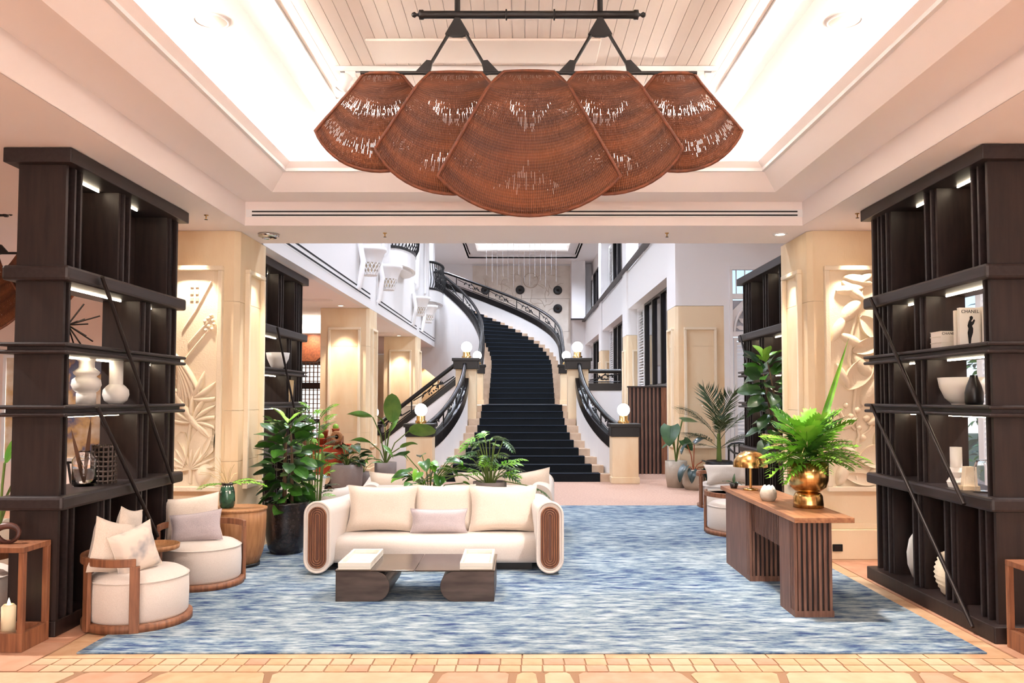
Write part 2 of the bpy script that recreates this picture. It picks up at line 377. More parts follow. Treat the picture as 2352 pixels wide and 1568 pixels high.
# ceiling speakers, sprinklers, downlights, camera dome
for k, x in enumerate((-1.98, 2.01)):
    sp = thing('ceiling_speaker', ('left' if k == 0 else 'right') + ' of the two round white ceiling speakers in the lower cove', 'speaker', (x, 5.03, 4.0))
    obj('rim', MB().lathe([(.098, 0), (.11, 0), (.112, -.008), (.1, -.012), (.098, 0)]), M['white'], sp)
    obj('grille', MB().lathe([(.097, -.004), (.09, -.008), (.001, -.01)]), M['white_board'], sp)
def sprinkler(x, y, lab):
    o = thing('sprinkler', lab, 'sprinkler', (x, y, 3.35)); obj('stem', MB().lathe([(.022, 0), (.02, -.006), (.006, -.008), (.006, -.04)], n=10), M['brass'], o)
    obj('deflector', MB().lathe([(.001, -.04), (.016, -.041), (.016, -.045), (.001, -.045)], n=10), M['steel'], o)
sprinkler(-3.0, 7.62, 'small sprinkler head in the left soffit beside the bookcase cornice'); sprinkler(3.12, 7.55, 'small sprinkler head in the right soffit beside the bookcase cornice')
sprinkler(-1.45, 8.45, 'small sprinkler head left of centre under the ceiling beam'); sprinkler(1.5, 8.45, 'small sprinkler head right of centre under the ceiling beam')
def downlight(x, y, lab, z=3.35, dome=False):
    o = thing('downlight', lab, 'downlight', (x, y, z), group='recessed ceiling downlights')
    obj('trim_ring', MB().lathe([(.05, 0), (.075, 0), (.075, -.008), (.05, -.01), (.05, 0)], n=20), M['white'], o)
    obj('lens', MB().lathe([(.049, -.003), (.001, -.004)], n=20), M['lamp'], o)
    if dome: obj('reflector', MB().lathe([(.075, -.004), (.11, -.004), (.105, -.03), (.06, -.05), (.055, -.03)], n=24), M['chrome'], o)
downlight(-3.38, 7.8, 'downlight above the left carved column face'); downlight(3.38, 7.8, 'downlight above the right carved column face')
downlight(-2.68, 8.5, 'downlight with dark reflector under the beam by the left column', dome=True); downlight(2.70, 8.5, 'downlight under the beam by the right column')
for i, y in enumerate((15.1, 22.3, 29.5)):
    downlight(-3.38, y, 'downlight above the %s sandstone column of the left aisle' % ('second', 'third', 'fourth')[i])
# return-air grilles in the left aisle soffit
for i, y in enumerate((14.2, 21.4)):
    g = thing('ceiling_grille', 'rectangular grille in the aisle ceiling before the %s column' % ('second', 'third')[i], 'vent', (-3.7, y, 3.35))
    obj('frame', MB().box(-.35, .35, -.12, .12, -.012, 0), M['white_board'], g)
    for k in range(6): obj('slat', MB().box(-.32, .32, -.1+.035*k, -.085+.035*k, -.016, -.012), M['plaster'], g)

# ceiling track with spotlights
tr = thing('spotlight_track', 'white ceiling track running across the boarded ceiling behind the chandelier', 'track', (0, 6.26, 4.2))
obj('rail', MB().box(-1.48, 1.5, -.025, .025, -.03, .008), M['white'], tr); obj('groove', MB().box(-1.44, 1.46, -.012, .012, -.032, -.03), M['steel'], tr)
def track_spot(x, lab, lit, tilt=0):
    o = thing('track_spotlight', lab, 'spotlight', (x, 6.26, 4.17), group='white cylindrical track spotlights')
    obj('bracket', MB().box(-.04, .04, -.02, .02, -.05, 0), M['white'], o)
    b = obj('barrel', MB().lathe([(.03, -.03), (.045, -.04), (.05, -.16), (.042, -.165), (.038, -.15)], n=20), M['white'], o); b.rotation_euler = (0, tilt, 0)
    l = obj('lens', MB().lathe([(.04, -.158), (.001, -.157)], n=20), M['lamp'] if lit else M['ceramic'], o); l.rotation_euler = (0, tilt, 0)
track_spot(1.36, 'lit white track spotlight right of the chandelier, last on the track', True)
track_spot(1.22, 'unlit white track spotlight next to the lit one', False)
track_spot(-1.36, 'outermost white track spotlight at the left end of the track', False, .5); track_spot(-1.2, 'second white track spotlight from the left end of the track', False)

# ------------------------------------------------------------------ walls that close the hall
w = MB(); w.box(-12, 9, -7.1, -7, 0, 4.4); struct('wall_near', w, M['plaster'])
# ceiling recess over the left lounge, back wall of the left lounge
w = MB(); w.box(-12.1, -12, -7, 40, 0, 3.4); struct('wall_left', w, M['sand'])
w = MB(); w.box(-12, -4.9, 12.6, 12.8, 0, 3.35); struct('wall_left_lounge', w, M['plaster'])
w = MB(); w.box(-12, -3.05, 9.02, 31.5, 3.35, 3.45); struct('ceiling_left_aisle', w, M['plaster'])
# aisle ceiling step with a lit recess seen between bookcase and column
w = MB(); w.box(-5.4, -4.0, 17.2, 17.5, 3.0, 3.35); struct('trim_4', w, M['plaster'])
l = MB(); l.box(-5.3, -4.05, 17.05, 17.2, 3.1, 3.18); tag(obj('light_trough', l, emission('trough_led', (1.0, .88, .7, 1), 4)), 'bright light trough in the aisle ceiling behind the left bookcase', 'light')
w = MB(); w.box(-12, -2.93, 32, 32.2, 0, 3.35); struct('wall_aisle_end', w, M['sand'])
# high white lintel over the beam facing the atrium
w = MB(); w.box(-2.93, 2.93, 8.9, 9.0, 3.6, 8.0); w.box(-12, 9, 9.0, 9.1, 3.43, 8.0); struct('wall_above_beam', w, M['white'])

# ------------------------------------------------------------------ atrium shell
a = MB()
a.box(-3.05, -2.93, 9.1, 27.4, 3.35, 8.0)                       # gallery front on the left
struct('wall_gallery_left', a, M['white'])
a = MB(); a.box(-12, -7.0, 27.4, 38, 3.45, 8.0); struct('wall_gallery_end', a, M['white'])
a = MB(); a.box(-7.0, 4.0, 38, 38.2, 0, 8.4); struct('wall_rear', a, M['white'])
# atrium ceiling with a stepped, lit tray
a = MB()
def flat_ring(mb, x0, x1, y0, y1, X0, X1, Y0, Y1, z, th=.05):
    mb.box(X0, x0, Y0, Y1, z, z+th); mb.box(x1, X1, Y0, Y1, z, z+th); mb.box(x0, x1, Y0, y0, z, z+th); mb.box(x0, x1, y1, Y1, z, z+th)
flat_ring(a, -2.35, 2.45, 12, 36.4, -7.0, 4.0, 9.0, 38.2, 7.93); flat_ring(a, -1.95, 2.05, 12.4, 35.6, -2.35, 2.45, 12, 36.4, 8.1, .05)
a.box(-2.4, -2.35, 12, 36.4, 7.93, 8.15); a.box(2.45, 2.5, 12, 36.4, 7.93, 8.15); a.box(-2.35, 2.45, 36.4, 36.45, 7.93, 8.15)
a.box(-2.6, 2.7, 11.8, 36.6, 8.42, 8.47); a.box(-2.35, -2.3, 12, 36.4, 8.1, 8.45); a.box(2.4, 2.45, 12, 36.4, 8.1, 8.45); a.box(-2.3, 2.4, 36.0, 36.05, 8.1, 8.45)
struct('ceiling_atrium', a, M['white'])
l = MB(); l.box(-1.9, 2.0, 35.66, 35.72, 8.2, 8.25); l.box(-2.1, -2.06, 13, 35.6, 8.2, 8.25); l.box(2.16, 2.2, 13, 35.6, 8.2, 8.25)
tag(obj('cove_light', l, emission('atrium_cove_led', (1, .96, .94, 1), 2.5)), 'strip of white cove lighting round the high atrium ceiling tray', 'light')

# columns of stacked sandstone blocks
def frame_rect(mb, u0, u1, z0, z1, w, d0, d1, axis, flip=1):
    for (a0, a1, b0, b1) in ((u0, u1, z0, z0+w), (u0, u1, z1-w, z1), (u0, u0+w, z0+w, z1-w), (u1-w, u1, z0+w, z1-w)):
        if axis == 'y': mb.box(a0, a1, d0, d1, b0, b1)
        else: mb.box(d0, d1, a0, a1, b0, b1)
COLS = {}
def column(s, y0, top, panel=True, blocks=(0.30, 0.98, 1.5, 2.62, 3.35), lab=''):
    root = bpy.data.objects.new('column', None); COL.objects.link(root); root['kind'] = 'structure'
    root['label'] = lab
    xi, xo, y1 = 2.93, 3.85, y0 + .92
    def poly(g=0, cf=.05):
        p = [(xi-g, y0-g+cf), (xi+cf-g, y0-g), (xo+g, y0-g), (xo+g, y1+g), (xi+cf-g, y1+g), (xi-g, y1+g-cf)]
        return [(s*x, y) for x, y in p]
    z = 0.36
    obj('plinth', MB().prism(poly(.055), 0, .30).prism(poly(.03), .30, .36), M['sand'], root, bevel=.008)
    bl = [q for q in blocks if q < top - .05 and q > .4] + [top]
    for q in bl:
        obj('stone_block', MB().prism(poly(), z, q-.004), M['sand'], root); z = q
    obj('core', MB().prism(poly(-.012), .3, top), M['sand_pale'], root)
    if panel:
        m = MB(); frame_rect(m, s*3.08 if s > 0 else -3.70, s*3.70 if s > 0 else -3.08, .68, 2.98, .05, y0-.055, y0+.005, 'y'); f = obj('panel_frame', m, M['sand_pale'], root, bevel=.008)
        m = MB(); frame_rect(m, y0+.2, y0+.74, .68, 2.98, .045, s*(xi-.05), s*(xi+.005), 'x'); obj('panel_frame', m, M['sand_pale'], root, bevel=.008)
    COLS[(s, y0)] = root
    return root
cl1 = column(-1, 8.33, 3.35, lab='left carved sandstone column between the two left bookcases')
cr1 = column(1, 8.33, 3.35, lab='right carved sandstone column between the two right bookcases')
for i, y in enumerate((15.5, 22.7, 29.9)):
    column(-1, y, 3.35, lab='%s sandstone column along the left aisle' % ('second', 'third', 'fourth')[i])
    column(1, y, 3.39, lab='%s sandstone column along the right atrium wall' % ('second', 'third', 'fourth')[i])
# white piers over the right-hand columns
for y in (15.5, 22.7, 29.9):
    a = MB(); a.box(2.93, 3.85, y, y+.92, 3.394, 7.93); struct('wall_pier_right', a, M['white'])

# right atrium wall: bays with dark tinted windows and white shutters on both floors
ys = [16.42, 22.7, 23.62, 29.9, 30.82, 38.0]
wn_k = 0
for bi in range(3):
    y0, y1 = ys[2*bi], ys[2*bi+1]
    a = MB(); a.box(2.98, 3.6, y0, y1, 4.12, 5.2); a.box(3.5, 3.6, y0, y1, 5.2, 7.93)
    a.box(3.30, 3.5, y0, y1, 7.2, 7.93)
    struct('wall_right_bay', a, M['white'])
    for lo, hi, lev in ((1.9, 4.12, 'lower'), (5.28, 7.2, 'upper')):
        wn_k += 1
        root = bpy.data.objects.new('window_%d' % wn_k, None); COL.objects.link(root); root['kind'] = 'structure'
        g0, g1 = y0 + .1, y0 + (y1-y0)*.80
        n = 4
        for k in range(n):
            ya, yb = g0 + (g1-g0)*k/n, g0 + (g1-g0)*(k+1)/n
            obj('pane', MB().box(3.30, 3.32, ya+.04, yb-.04, lo+.08, hi-.08), M['night'], root)
            fm = MB(); frame_rect(fm, ya, yb, lo, hi, .06, 3.24, 3.34, 'x'); obj('window_frame', fm, M['blackwood'], root)
        sh = MB(); frame_rect(sh, g1+.02, y1-.05, lo, hi, .08, 3.22, 3.34, 'x'); obj('shutter_frame', sh, M['white'], root)
        nn = 26
        sl = MB()
        for k in range(nn):
            z = lo + .1 + (hi-lo-.2)*(k+.5)/nn
            sl.add([(3.24, g1+.1, z-.03), (3.24, y1-.12, z-.03), (3.31, y1-.12, z+.03), (3.31, g1+.1, z+.03)], [(0,1,2,3)])
        o = obj('shutter_slats', sl, M['white'], root); o['kind'] = 'stuff'
        obj('back_board', MB().box(3.36, 3.4, y0, y1, lo, hi), M['white'], root)
# first-floor ledge with dark timber edge
a = MB(); a.box(2.84, 2.97, 9.1, 38.0, 5.2, 5.27); a.box(2.25, 2.97, 37.0, 37.1, 5.2, 5.27); struct('trim_5', a, M['band'])
a = MB(); a.box(2.30, 2.93, 37.1, 38.0, 5.27, 7.93); struct('wall_rear_return', a, M['white'])
# slatted timber dado below the windows
dd = thing('slatted_screen', 'dark ribbed timber screen between the landing and the right wall', 'screen', (2.70, 17.6, 0))
obj('back_panel', MB().box(-.40, .42, .03, .10, 0, 1.86), M['darkwood'], dd)
me = MB().box(-.022, .022, -.03, .03, 0, 1.86).mesh('slat', M['console'])
for k in range(8): obj('slat', me, None, dd, loc=(-.37 + .085*k, 0, 0))
obj('end_panel', MB().box(.30, .42, -.04, .03, 0, 1.86), M['walnut'], dd); obj('cap_rail', MB().box(-.42, .44, -.05, .11, 1.86, 1.89), M['darkwood'], dd)
a = MB()
for y0, y1 in ((16.42, 22.7), (23.62, 29.9), (30.82, 38)): a.box(3.2, 3.5, y0, y1, 0, 1.9)
struct('wall_right_dado', a, M['white'])
a = MB(); a.box(3.87, 3.91, 16.42, 38.2, 0, 8.0); struct('wall_right_backing', a, M['white'])
a = MB(); a.box(-7.0, -3.05, 27.3, 27.4, 3.45, 8.0); struct('wall_gallery_blocker', a, M['white'])  # unseen wall added to keep sky light out of the rear left void
a = MB(); a.box(-7.0, -3.9, 30.2, 38.0, 5.0, 5.2); struct('floor_first_storey', a, M['white'])

# right lounge: end wall facing the camera with the arched shuttered window
a = MB(); a.box(3.85, 3.95, 15.5, 15.62, 0, 4.14); a.box(5.07, 7.1, 15.5, 15.62, 0, 4.14); a.box(3.85, 7.1, 15.5, 15.62, 4.14, 8.0)
struct('wall_right_lounge', a, M['white'])
a = MB(); a.box(2.93, 7.1, 9.1, 15.5, 5.3, 5.4); a.box(2.80, 2.93, 9.1, 15.5, 5.3, 8.0); struct('ceiling_right_lounge', a, M['white'])
root = bpy.data.objects.new('window_7', None); COL.objects.link(root); root['kind'] = 'structure'; root['label'] = 'tall white arched window with fanlight and louvred shutters in the right lounge'
fm = MB(); frame_rect(fm, 3.95, 5.07, 0, 4.14, .06, 15.44, 15.56, 'y'); fm.box(4.01, 5.01, 15.46, 15.54, 2.80, 2.90); fm.box(4.01, 5.01, 15.46, 15.54, 3.52, 3.62)
obj('window_frame', fm, M['white'], root, bevel=.006)
for k in range(6):
    obj('mullion', MB().box(4.01+k*.166+.08, 4.01+k*.166+.095, 15.5, 15.53, 3.62, 4.08), M['white'], root)
    obj('pane', MB().box(4.01+k*.166, 4.01+k*.166+.166, 15.535, 15.54, 3.62, 4.08), M['glass'], root)
sp = MB(); N = 20
pts = [(4.01, 2.9), (4.01, 3.52), (5.01, 3.52), (5.01, 2.9)]
arc = [(4.51 + .46*math.cos(PI*k/N), 2.9 + .56*math.sin(PI*k/N)) for k in range(N+1)]
for k in range(N):
    a0, a1 = arc[k], arc[k+1]; q = lambda p: (5.01 if p[0] > 4.51 else 4.01, p[1]) if abs(p[0]-4.51) > .3 else (p[0], 3.52)
    sp.prism([a0, a1, q(a1), q(a0)], 15.49, 15.53, 'y')
obj('spandrel', sp, M['white'], root)
fr = MB(); fr.tube([(x, 15.48, z) for x, z in arc], .025, 6); obj('arch_moulding', fr, M['white'], root)
for k in range(9):
    a0 = PI*(k+.5)/9; r0, r1, w = .1, .5, .02
    d, n_ = (math.cos(a0), math.sin(a0)*1.15), (-math.sin(a0), math.cos(a0))
    obj('fan_blade', MB().prism([(4.51+d[0]*r0, 2.9+d[1]*r0), (4.51+d[0]*.36+n_[0]*.045, 2.9+d[1]*.36+n_[1]*.045), (4.51+d[0]*.44, 2.9+d[1]*.44), (4.51+d[0]*.36-n_[0]*.045, 2.9+d[1]*.36-n_[1]*.045)], 15.5, 15.515, 'y'), M['white'], root)
obj('fan_backing', MB().box(4.02, 5.0, 15.545, 15.55, 2.9, 3.5), mat('frosted_fanlight', srgb(200,204,214), .5), root)
for s0 in (4.03, 4.53):
    sl = MB(); frame_rect(sl, s0, s0+.47, .06, 2.78, .06, 15.48, 15.52, 'y'); obj('shutter_frame', sl, M['white'], root)
    me = MB().add([(0, 0, -.036), (.35, 0, -.036), (.35, .04, .036), (0, .04, .036)], [(0,1,2,3)]).mesh('shutter_slat', M['white'])
    for k in range(36): obj('shutter_slat', me, None, root, loc=(s0+.06, 15.48, .16 + k*.0715))

# east wall of the right lounge: tall window onto the garden and louvred shutters
a = MB(); a.box(7.0, 7.1, -7, 11.2, 0, 5.4); a.box(7.0, 7.1, 14.2, 15.6, 0, 5.4); a.box(7.0, 7.1, 11.2, 14.2, 3.6, 5.4)
struct('wall_right', a, M['white'])
root = bpy.data.objects.new('window_8', None); COL.objects.link(root); root['kind'] = 'structure'; root['label'] = 'white framed garden window with louvred shutter seen through the right bookcase'
fm = MB(); frame_rect(fm, 12.4, 14.2, 0, 3.6, .07, 6.96, 7.06, 'x'); fm.box(6.97, 7.05, 12.47, 14.13, 1.75, 1.81); obj('window_frame', fm, M['white'], root)
obj('pane', MB().box(7.0, 7.005, 12.47, 14.13, .07, 3.53), M['glass'], root)
fm = MB(); frame_rect(fm, 11.2, 12.4, 0, 3.6, .07, 6.96, 7.04, 'x'); obj('shutter_frame', fm, M['white'], root)
me = MB().add([(0, 0, -.04), (0, 1.06, -.04), (.05, 1.06, .04), (.05, 0, .04)], [(0,1,2,3)]).mesh('shutter_slat', M['white'])
for k in range(43): obj('shutter_slat', me, None, root, loc=(6.97, 11.27, .11 + k*.08))
g = MB(); g.box(7.2, 40, 0, 40, -.3, -.08); struct('ground_garden', g, mat('garden_ground', srgb(80,96,56), .9))

# rear wall mural panel with incised branches, dark medallions and hanging wires
mu = thing('stone_mural', 'tall pale stone mural of incised branches on the rear atrium wall', 'mural', (0, 37.98, 0))
mm = mat('mural_stone', srgb(226,218,208), .7, col2=srgb(212,202,190), scale=2.2, detail=8, bump=.2, bscale=12)
for i in range(2):
    for k in range(3): obj('stone_panel', MB().box(-2.28+2.3*i, 0.0+2.3*i, -.04, 0, 3.2+1.55*k, 4.74+1.55*k), mm, mu)
mm2 = mat('mural_branch', srgb(196,180,164), .7)
for k in range(46):
    x, z = R.uniform(-1.7, 1.7), R.uniform(5.6, 7.4); pts = []; a_ = R.uniform(0, PI)
    for q in range(5): pts.append((x, -.05, z)); a_ += R.uniform(-.7, .7); x += .14*math.cos(a_); z += .14*math.sin(a_); x = min(2.1, max(-2.1, x))
    obj('carved_branch', MB().tube(pts, .010, 5), mm2, mu)
obj('carved_sun', MB().tube([(.45+.35*math.cos(2*PI*k/24), -.05, 7.15+.35*math.sin(2*PI*k/24)) for k in range(24)], .02, 5, closed=True), mm2, mu)
for (x, z), lab in zip(((-1.68, 6.68), (-.06, 6.70), (1.70, 6.68), (1.70, 5.82)), ('leftmost, half behind the stair rail', 'in the middle of the mural', 'upper one at the right of the mural', 'lower one at the right of the mural')):
    o = thing('wall_medallion', 'round black wall disc, ' + lab, 'disc', (x, 37.93, z), group='black discs on the mural')
    obj('dish', MB().lathe([(.001, .03), (.14, .05), (.2, .05), (.21, .03), (.21, 0), (.001, 0)], n=24), M['black_ceramic'], o).rotation_euler = (PI/2, 0, 0)
    obj('boss', MB().lathe([(.001, .075), (.05, .065), (.06, .04)], n=16), M['steel'], o).rotation_euler = (PI/2, 0, 0)
wm = mat('wire', srgb(190,188,192), .5)
for k in range(14):
    o = obj('hanging_wire', MB().tube([(0,0,0), (0,0,-2.2-.2*(k % 3))], .006, 5), wm, loc=(-1.3+.2*k, 30 + .4*(k % 2), 8.40))
    tag(o, '%s of the thin wires hanging before the mural, counted from the left' % ('first second third fourth fifth sixth seventh eighth ninth tenth eleventh twelfth thirteenth last'.split()[k]), 'wire', 'hanging wires in the atrium')

# gallery front on the left: slot diffusers, planter baskets, pilasters and iron balconies
for i, (y0, y1) in enumerate(((9.4, 15.6), (16.5, 22.6), (23.2, 29.6))):
    yy1 = min(y1, 27.3)
    o = thing('slot_diffuser', 'black double slot diffuser along the left gallery front, ' + ('nearest the beam', 'in the middle', 'farthest from the beam')[i], 'vent', (-2.93, 0, 0))
    for z in (3.53, 3.61): obj('slot', MB().box(-.01, .006, y0, yy1, z, z+.028), M['black'], o)
    obj('frame', MB().box(-.01, .004, y0-.05, yy1+.05, 3.51, 3.66), M['white'], o)
def basket(y, i):
    o = thing('wall_basket', 'white plaster wall basket with lattice base on the gallery front, %s from the beam' % ('first','second','third','fourth')[i], 'basket', (-2.93, y, 3.85), group='white baskets along the gallery')
    obj('bowl', MB().lathe([(.2, .22), (.27, .42), (.30, .44), (.30, .5), (.27, .5), (.17, .24)], c=(.16,0,0), n=24), M['white'], o)
    m = MB()
    for k in range(16):
        for d in (-1, 1):
            a0 = 2*PI*k/16; m.tube([(.16+(.13+.07*t)*math.cos(a0+d*.6*t), (.13+.07*t)*math.sin(a0+d*.6*t), .23*t) for t in (0, .33, .66, 1)], .012, 4)
    q = obj('lattice', m, M['white'], o); q['kind'] = 'stuff'
    obj('inner_lining', MB().lathe([(.10, .01), (.18, .24)], c=(.16,0,0), n=20), M['sand_pale'], o)
    obj('base_ring', MB().lathe([(.11, 0), (.14, 0), (.14, .03), (.11, .03)], c=(.16,0,0), n=20), M['white'], o)
    obj('bracket', MB().tube([(.05, -.42, .55), (.12, -.42, .2), (.06, -.42, -.25), (.02, -.42, -.3)], .05, 8), M['white'], o)
for i, y in enumerate((14.7, 16.7, 21.9, 23.9)): basket(y, i)
for i, y in enumerate((14.9, 17.0, 22.3, 24.5)):
    o = thing('pilaster', 'white rounded pilaster hanging on the gallery front above the %s basket' % ('first','second','third','fourth')[i], 'pilaster', (-2.93, y, 4.7), group='white hanging pilasters')
    obj('shaft', MB().lathe([(.001, -.12), (.08, -.09), (.13, 0), (.13, 3.1)], n=12, a0=-PI/2, a1=PI/2), M['white'], o); obj('fillet', MB().box(0, .06, -.22, .22, .05, 3.1), M['white'], o, bevel=.02)
for i, y in enumerate((19.1, 26.0)):
    o = thing('balcony', 'white curved balcony with black iron balusters on the gallery, ' + ('nearer one', 'farther one by the stair top')[i], 'balcony', (-2.93, y, 4.62), group='gallery balconies')
    L_, D_ = 1.05, .40
    sh = lambda r, z: [(D_*r*math.cos(-PI/2+PI*k/14), L_*r*math.sin(-PI/2+PI*k/14)) for k in range(15)]
    obj('base', MB().prism(sh(1,0), 0.0, .36), M['white'], o); obj('soffit_step', MB().prism(sh(.8,0), -.06, 0), M['white'], o)
    obj('rail_plate', MB().prism(sh(1.03,0), .36, .42), M['blackwood'], o)
    bl = MB().tube([(0,0,0), (.07,0,.15), (.08,0,.3), (.02,0,.6), (0,0,.78)], .014, 5).mesh('baluster', M['iron'])
    for k in range(19):
        a0 = -PI/2 + PI*(k+.5)/19; q = obj('baluster', bl, None, o, loc=(D_*math.cos(a0), L_*math.sin(a0), .42)); q.rotation_euler = (0, 0, math.atan2(math.sin(a0)*D_, math.cos(a0)*L_))
    obj('hand_rail', MB().tube([(D_*math.cos(-PI/2+PI*k/14), L_*math.sin(-PI/2+PI*k/14), 1.22) for k in range(15)], .045, 8), M['iron'], o)
# ------------------------------------------------------------------ staircase
stair = bpy.data.objects.new('staircase', None); COL.objects.link(stair)
tag(stair, 'grand stone staircase rising from the lobby and curving left to the gallery', 'staircase', kind='structure')
runner = thing('stair_runner', 'dark navy carpet runner laid up the middle of the stone staircase', 'carpet')
M['stair_stone'] = mat('stair_stone', srgb(214,190,166), .65, col2=srgb(196,170,146), scale=5, detail=5, bump=.08)
M['navy'] = mat('navy_stair_carpet', srgb(9,16,23), .95, col2=srgb(6,11,17), scale=90, bump=.2, bscale=200)
M['navy_edge'] = mat('navy_nosing', srgb(26,38,54), .9)
RI, TR = .146, .30
def step(poly, z, th, cpoly, czone):
    obj('step', MB().prism(poly, z-th, z), M['stair_stone'], stair)
    cz = z + .012
    m = MB().prism(cpoly, z+.001, cz)
    m.add([(cpoly[0][0], cpoly[0][1]-.012, z-RI), (cpoly[1][0], cpoly[1][1]-.012, z-RI), (cpoly[1][0], cpoly[1][1]-.012, cz), (cpoly[0][0], cpoly[0][1]-.012, cz)], [(0,1,2,3)])
    t = obj('carpet_tread', m, M['navy'], runner)
    a, b_ = Vector((*cpoly[0], cz)), Vector((*cpoly[1], cz)); o_ = Vector((0, -.012, 0))
    obj('nosing', MB().tube([a+o_, b_+o_], .011, 6), M['navy_edge'], t)
Y1 = 15.97
for i in range(10):
    t = i/9; hw = 1.16 + .58*(1-t)**2; cw = .92 + .60*(1-t)**2.2; z = RI*(i+1); y = Y1 + TR*i
    y2 = y + TR + .03 if i < 9 else 23.0
    step([(-hw, y), (hw, y), (hw, y2), (-hw, y2)], z, z if i < 9 else .3, [(-cw, y), (cw, y), (cw, y2-.02), (-cw, y2-.02)], 0)
LZ = RI*10
la = MB(); la.box(-2.9, -1.16, 18.75, 23.0, LZ-.3, LZ); la.box(1.16, 2.25, 18.75, 23.0, LZ-.3, LZ); struct('floor_landing', la, M['stair_stone'])
RCX, RCY, RIN, ROUT = -3.8, 25.1, 2.64, 4.96
def path2(d, r):
    """point on flight 2: d = distance along the centre line, r = signed offset to the right of it"""
    if d <= 2.1: return (r, 23.0 + d)
    a_ = (d-2.1)/3.8; return (RCX + (3.8+r)*math.cos(a_), RCY + (3.8+r)*math.sin(a_))
N2 = 25
for i in range(N2):
    d = TR*i; z = LZ + .15*(i+1); d2 = d + TR + .02
    q = lambda w: [path2(d, -w), path2(d, w), path2(d2, w), path2(d2, -w)]
    step(q(1.16), z, .4, q(.93), 0)

def ribbon(name, pts, th, zl, zh, m, parent, label=None):
    """wall following plan points pts; zl, zh give the bottom and top heights at each point"""
    mb = MB(); n = len(pts); L_, R_ = [], []
    for i, p in enumerate(pts):
        a_ = Vector(pts[max(0,i-1)]); b_ = Vector(pts[min(n-1,i+1)]); t = (b_-a_).normalized(); nn = Vector((-t.y, t.x))*th/2
        L_.append(Vector(p)+nn); R_.append(Vector(p)-nn)
    vs = []
    for i in range(n): vs += [(L_[i].x, L_[i].y, zl[i]), (R_[i].x, R_[i].y, zl[i]), (R_[i].x, R_[i].y, zh[i]), (L_[i].x, L_[i].y, zh[i])]
    fs = [(0,1,2,3), ((n-1)*4+3, (n-1)*4+2, (n-1)*4+1, (n-1)*4)]
    for i in range(n-1):
        for k in range(4): k2 = (k+1) % 4; fs.append((i*4+k, (i+1)*4+k, (i+1)*4+k2, i*4+k2))
    mb.add(vs, fs); return obj(name, mb, m, parent, label=label)

def leafy_panel(p0, p1, z0, z1, h, parent):
    """wrought-iron leaf sprig between two posts: p0, p1 plan points; z0, z1 panel base heights; h height"""
    def at(u, v): return (p0[0]+(p1[0]-p0[0])*u, p0[1]+(p1[1]-p0[1])*u, z0+(z1-z0)*u+h*v)
    m = MB()
    m.tube([at(.04,.25), at(.3,.35), at(.5,.7), at(.7,.62), at(.96,.75)], .014, 5)
    for (u, v, a_, l) in ((.28,.4,.5,.26), (.38,.5,2.3,.24), (.5,.62,1.2,.26), (.56,.6,-.5,.26), (.66,.62,.4,.26), (.72,.62,-1.0,.24), (.46,.5,3.6,.24)):
        W_ = math.hypot(p1[0]-p0[0], p1[1]-p0[1]); du, dv = math.cos(a_)*l*h/W_*1.2, math.sin(a_)*l
        nu, nv = -math.sin(a_)*l*.35*h/W_, math.cos(a_)*l*.35
        m.add([at(u,v), at(u+du*.4+nu, v+dv*.4+nv), at(u+du, v+dv), at(u+du*.4-nu, v+dv*.4-nv)], [(0,1,2,3)])
    for q in range(5): c_ = at(.4+.05*q, .35-.04*(q % 2)); m.sphere(c_, .022, 6, 4)
    return obj('leaf_sprig', m, M['iron'], parent)

def balustrade(name, label, pts, zb, th=.16, ch=.20, ph=.36, posts=1.0):
    """dark timber bottom chord, iron posts with leaf sprigs, and a hand rail; zb = underside of the chord"""
    o = thing(name, label, 'balustrade', (0,0,0), group='stair balustrades')
    ribbon('bottom_chord', pts, th, zb, [z+ch for z in zb], M['blackwood'], o)
    obj('hand_rail', MB().tube([(p[0], p[1], z+ch+ph) for p, z in zip(pts, zb)], .048, 8), M['blackwood'], o)
    obj('lower_bar', MB().tube([(p[0], p[1], z+ch+.03) for p, z in zip(pts, zb)], .014, 5), M['iron'], o)
    acc = 0; last = 0
    for i in range(1, len(pts)):
        acc += (Vector(pts[i]) - Vector(pts[i-1])).length
        if acc >= posts or i == len(pts)-1:
            obj('post', MB().tube([(*pts[i], zb[i]+ch-.01), (*pts[i], zb[i]+ch+ph)], .016, 6), M['iron'], o)
            leafy_panel(pts[last], pts[i], zb[last]+ch, zb[i]+ch, ph, o); last = i; acc = 0
    return o
# flight 2 side walls and balustrades
for s, nm in ((-1, 'left'), (1, 'right')):
    ds = [.05*0 + k*.25 for k in range(0, 32)]; pts = [path2(d, s*1.22) for d in ds]
    zt = [LZ + .12 + .5*min(d, 7.4) for d in ds]
    ribbon('string_wall', pts, .12, [max(LZ, z-2.6) if s < 0 else max(0, z-1.4) for z in zt], [z+.48 for z in zt], M['white'], stair)
    balustrade('stair_balustrade', 'black balustrade with leaf sprigs along the %s edge of the upper curved flight' % ('inner left' if s < 0 else 'outer right'), pts, [z+.48 for z in zt])
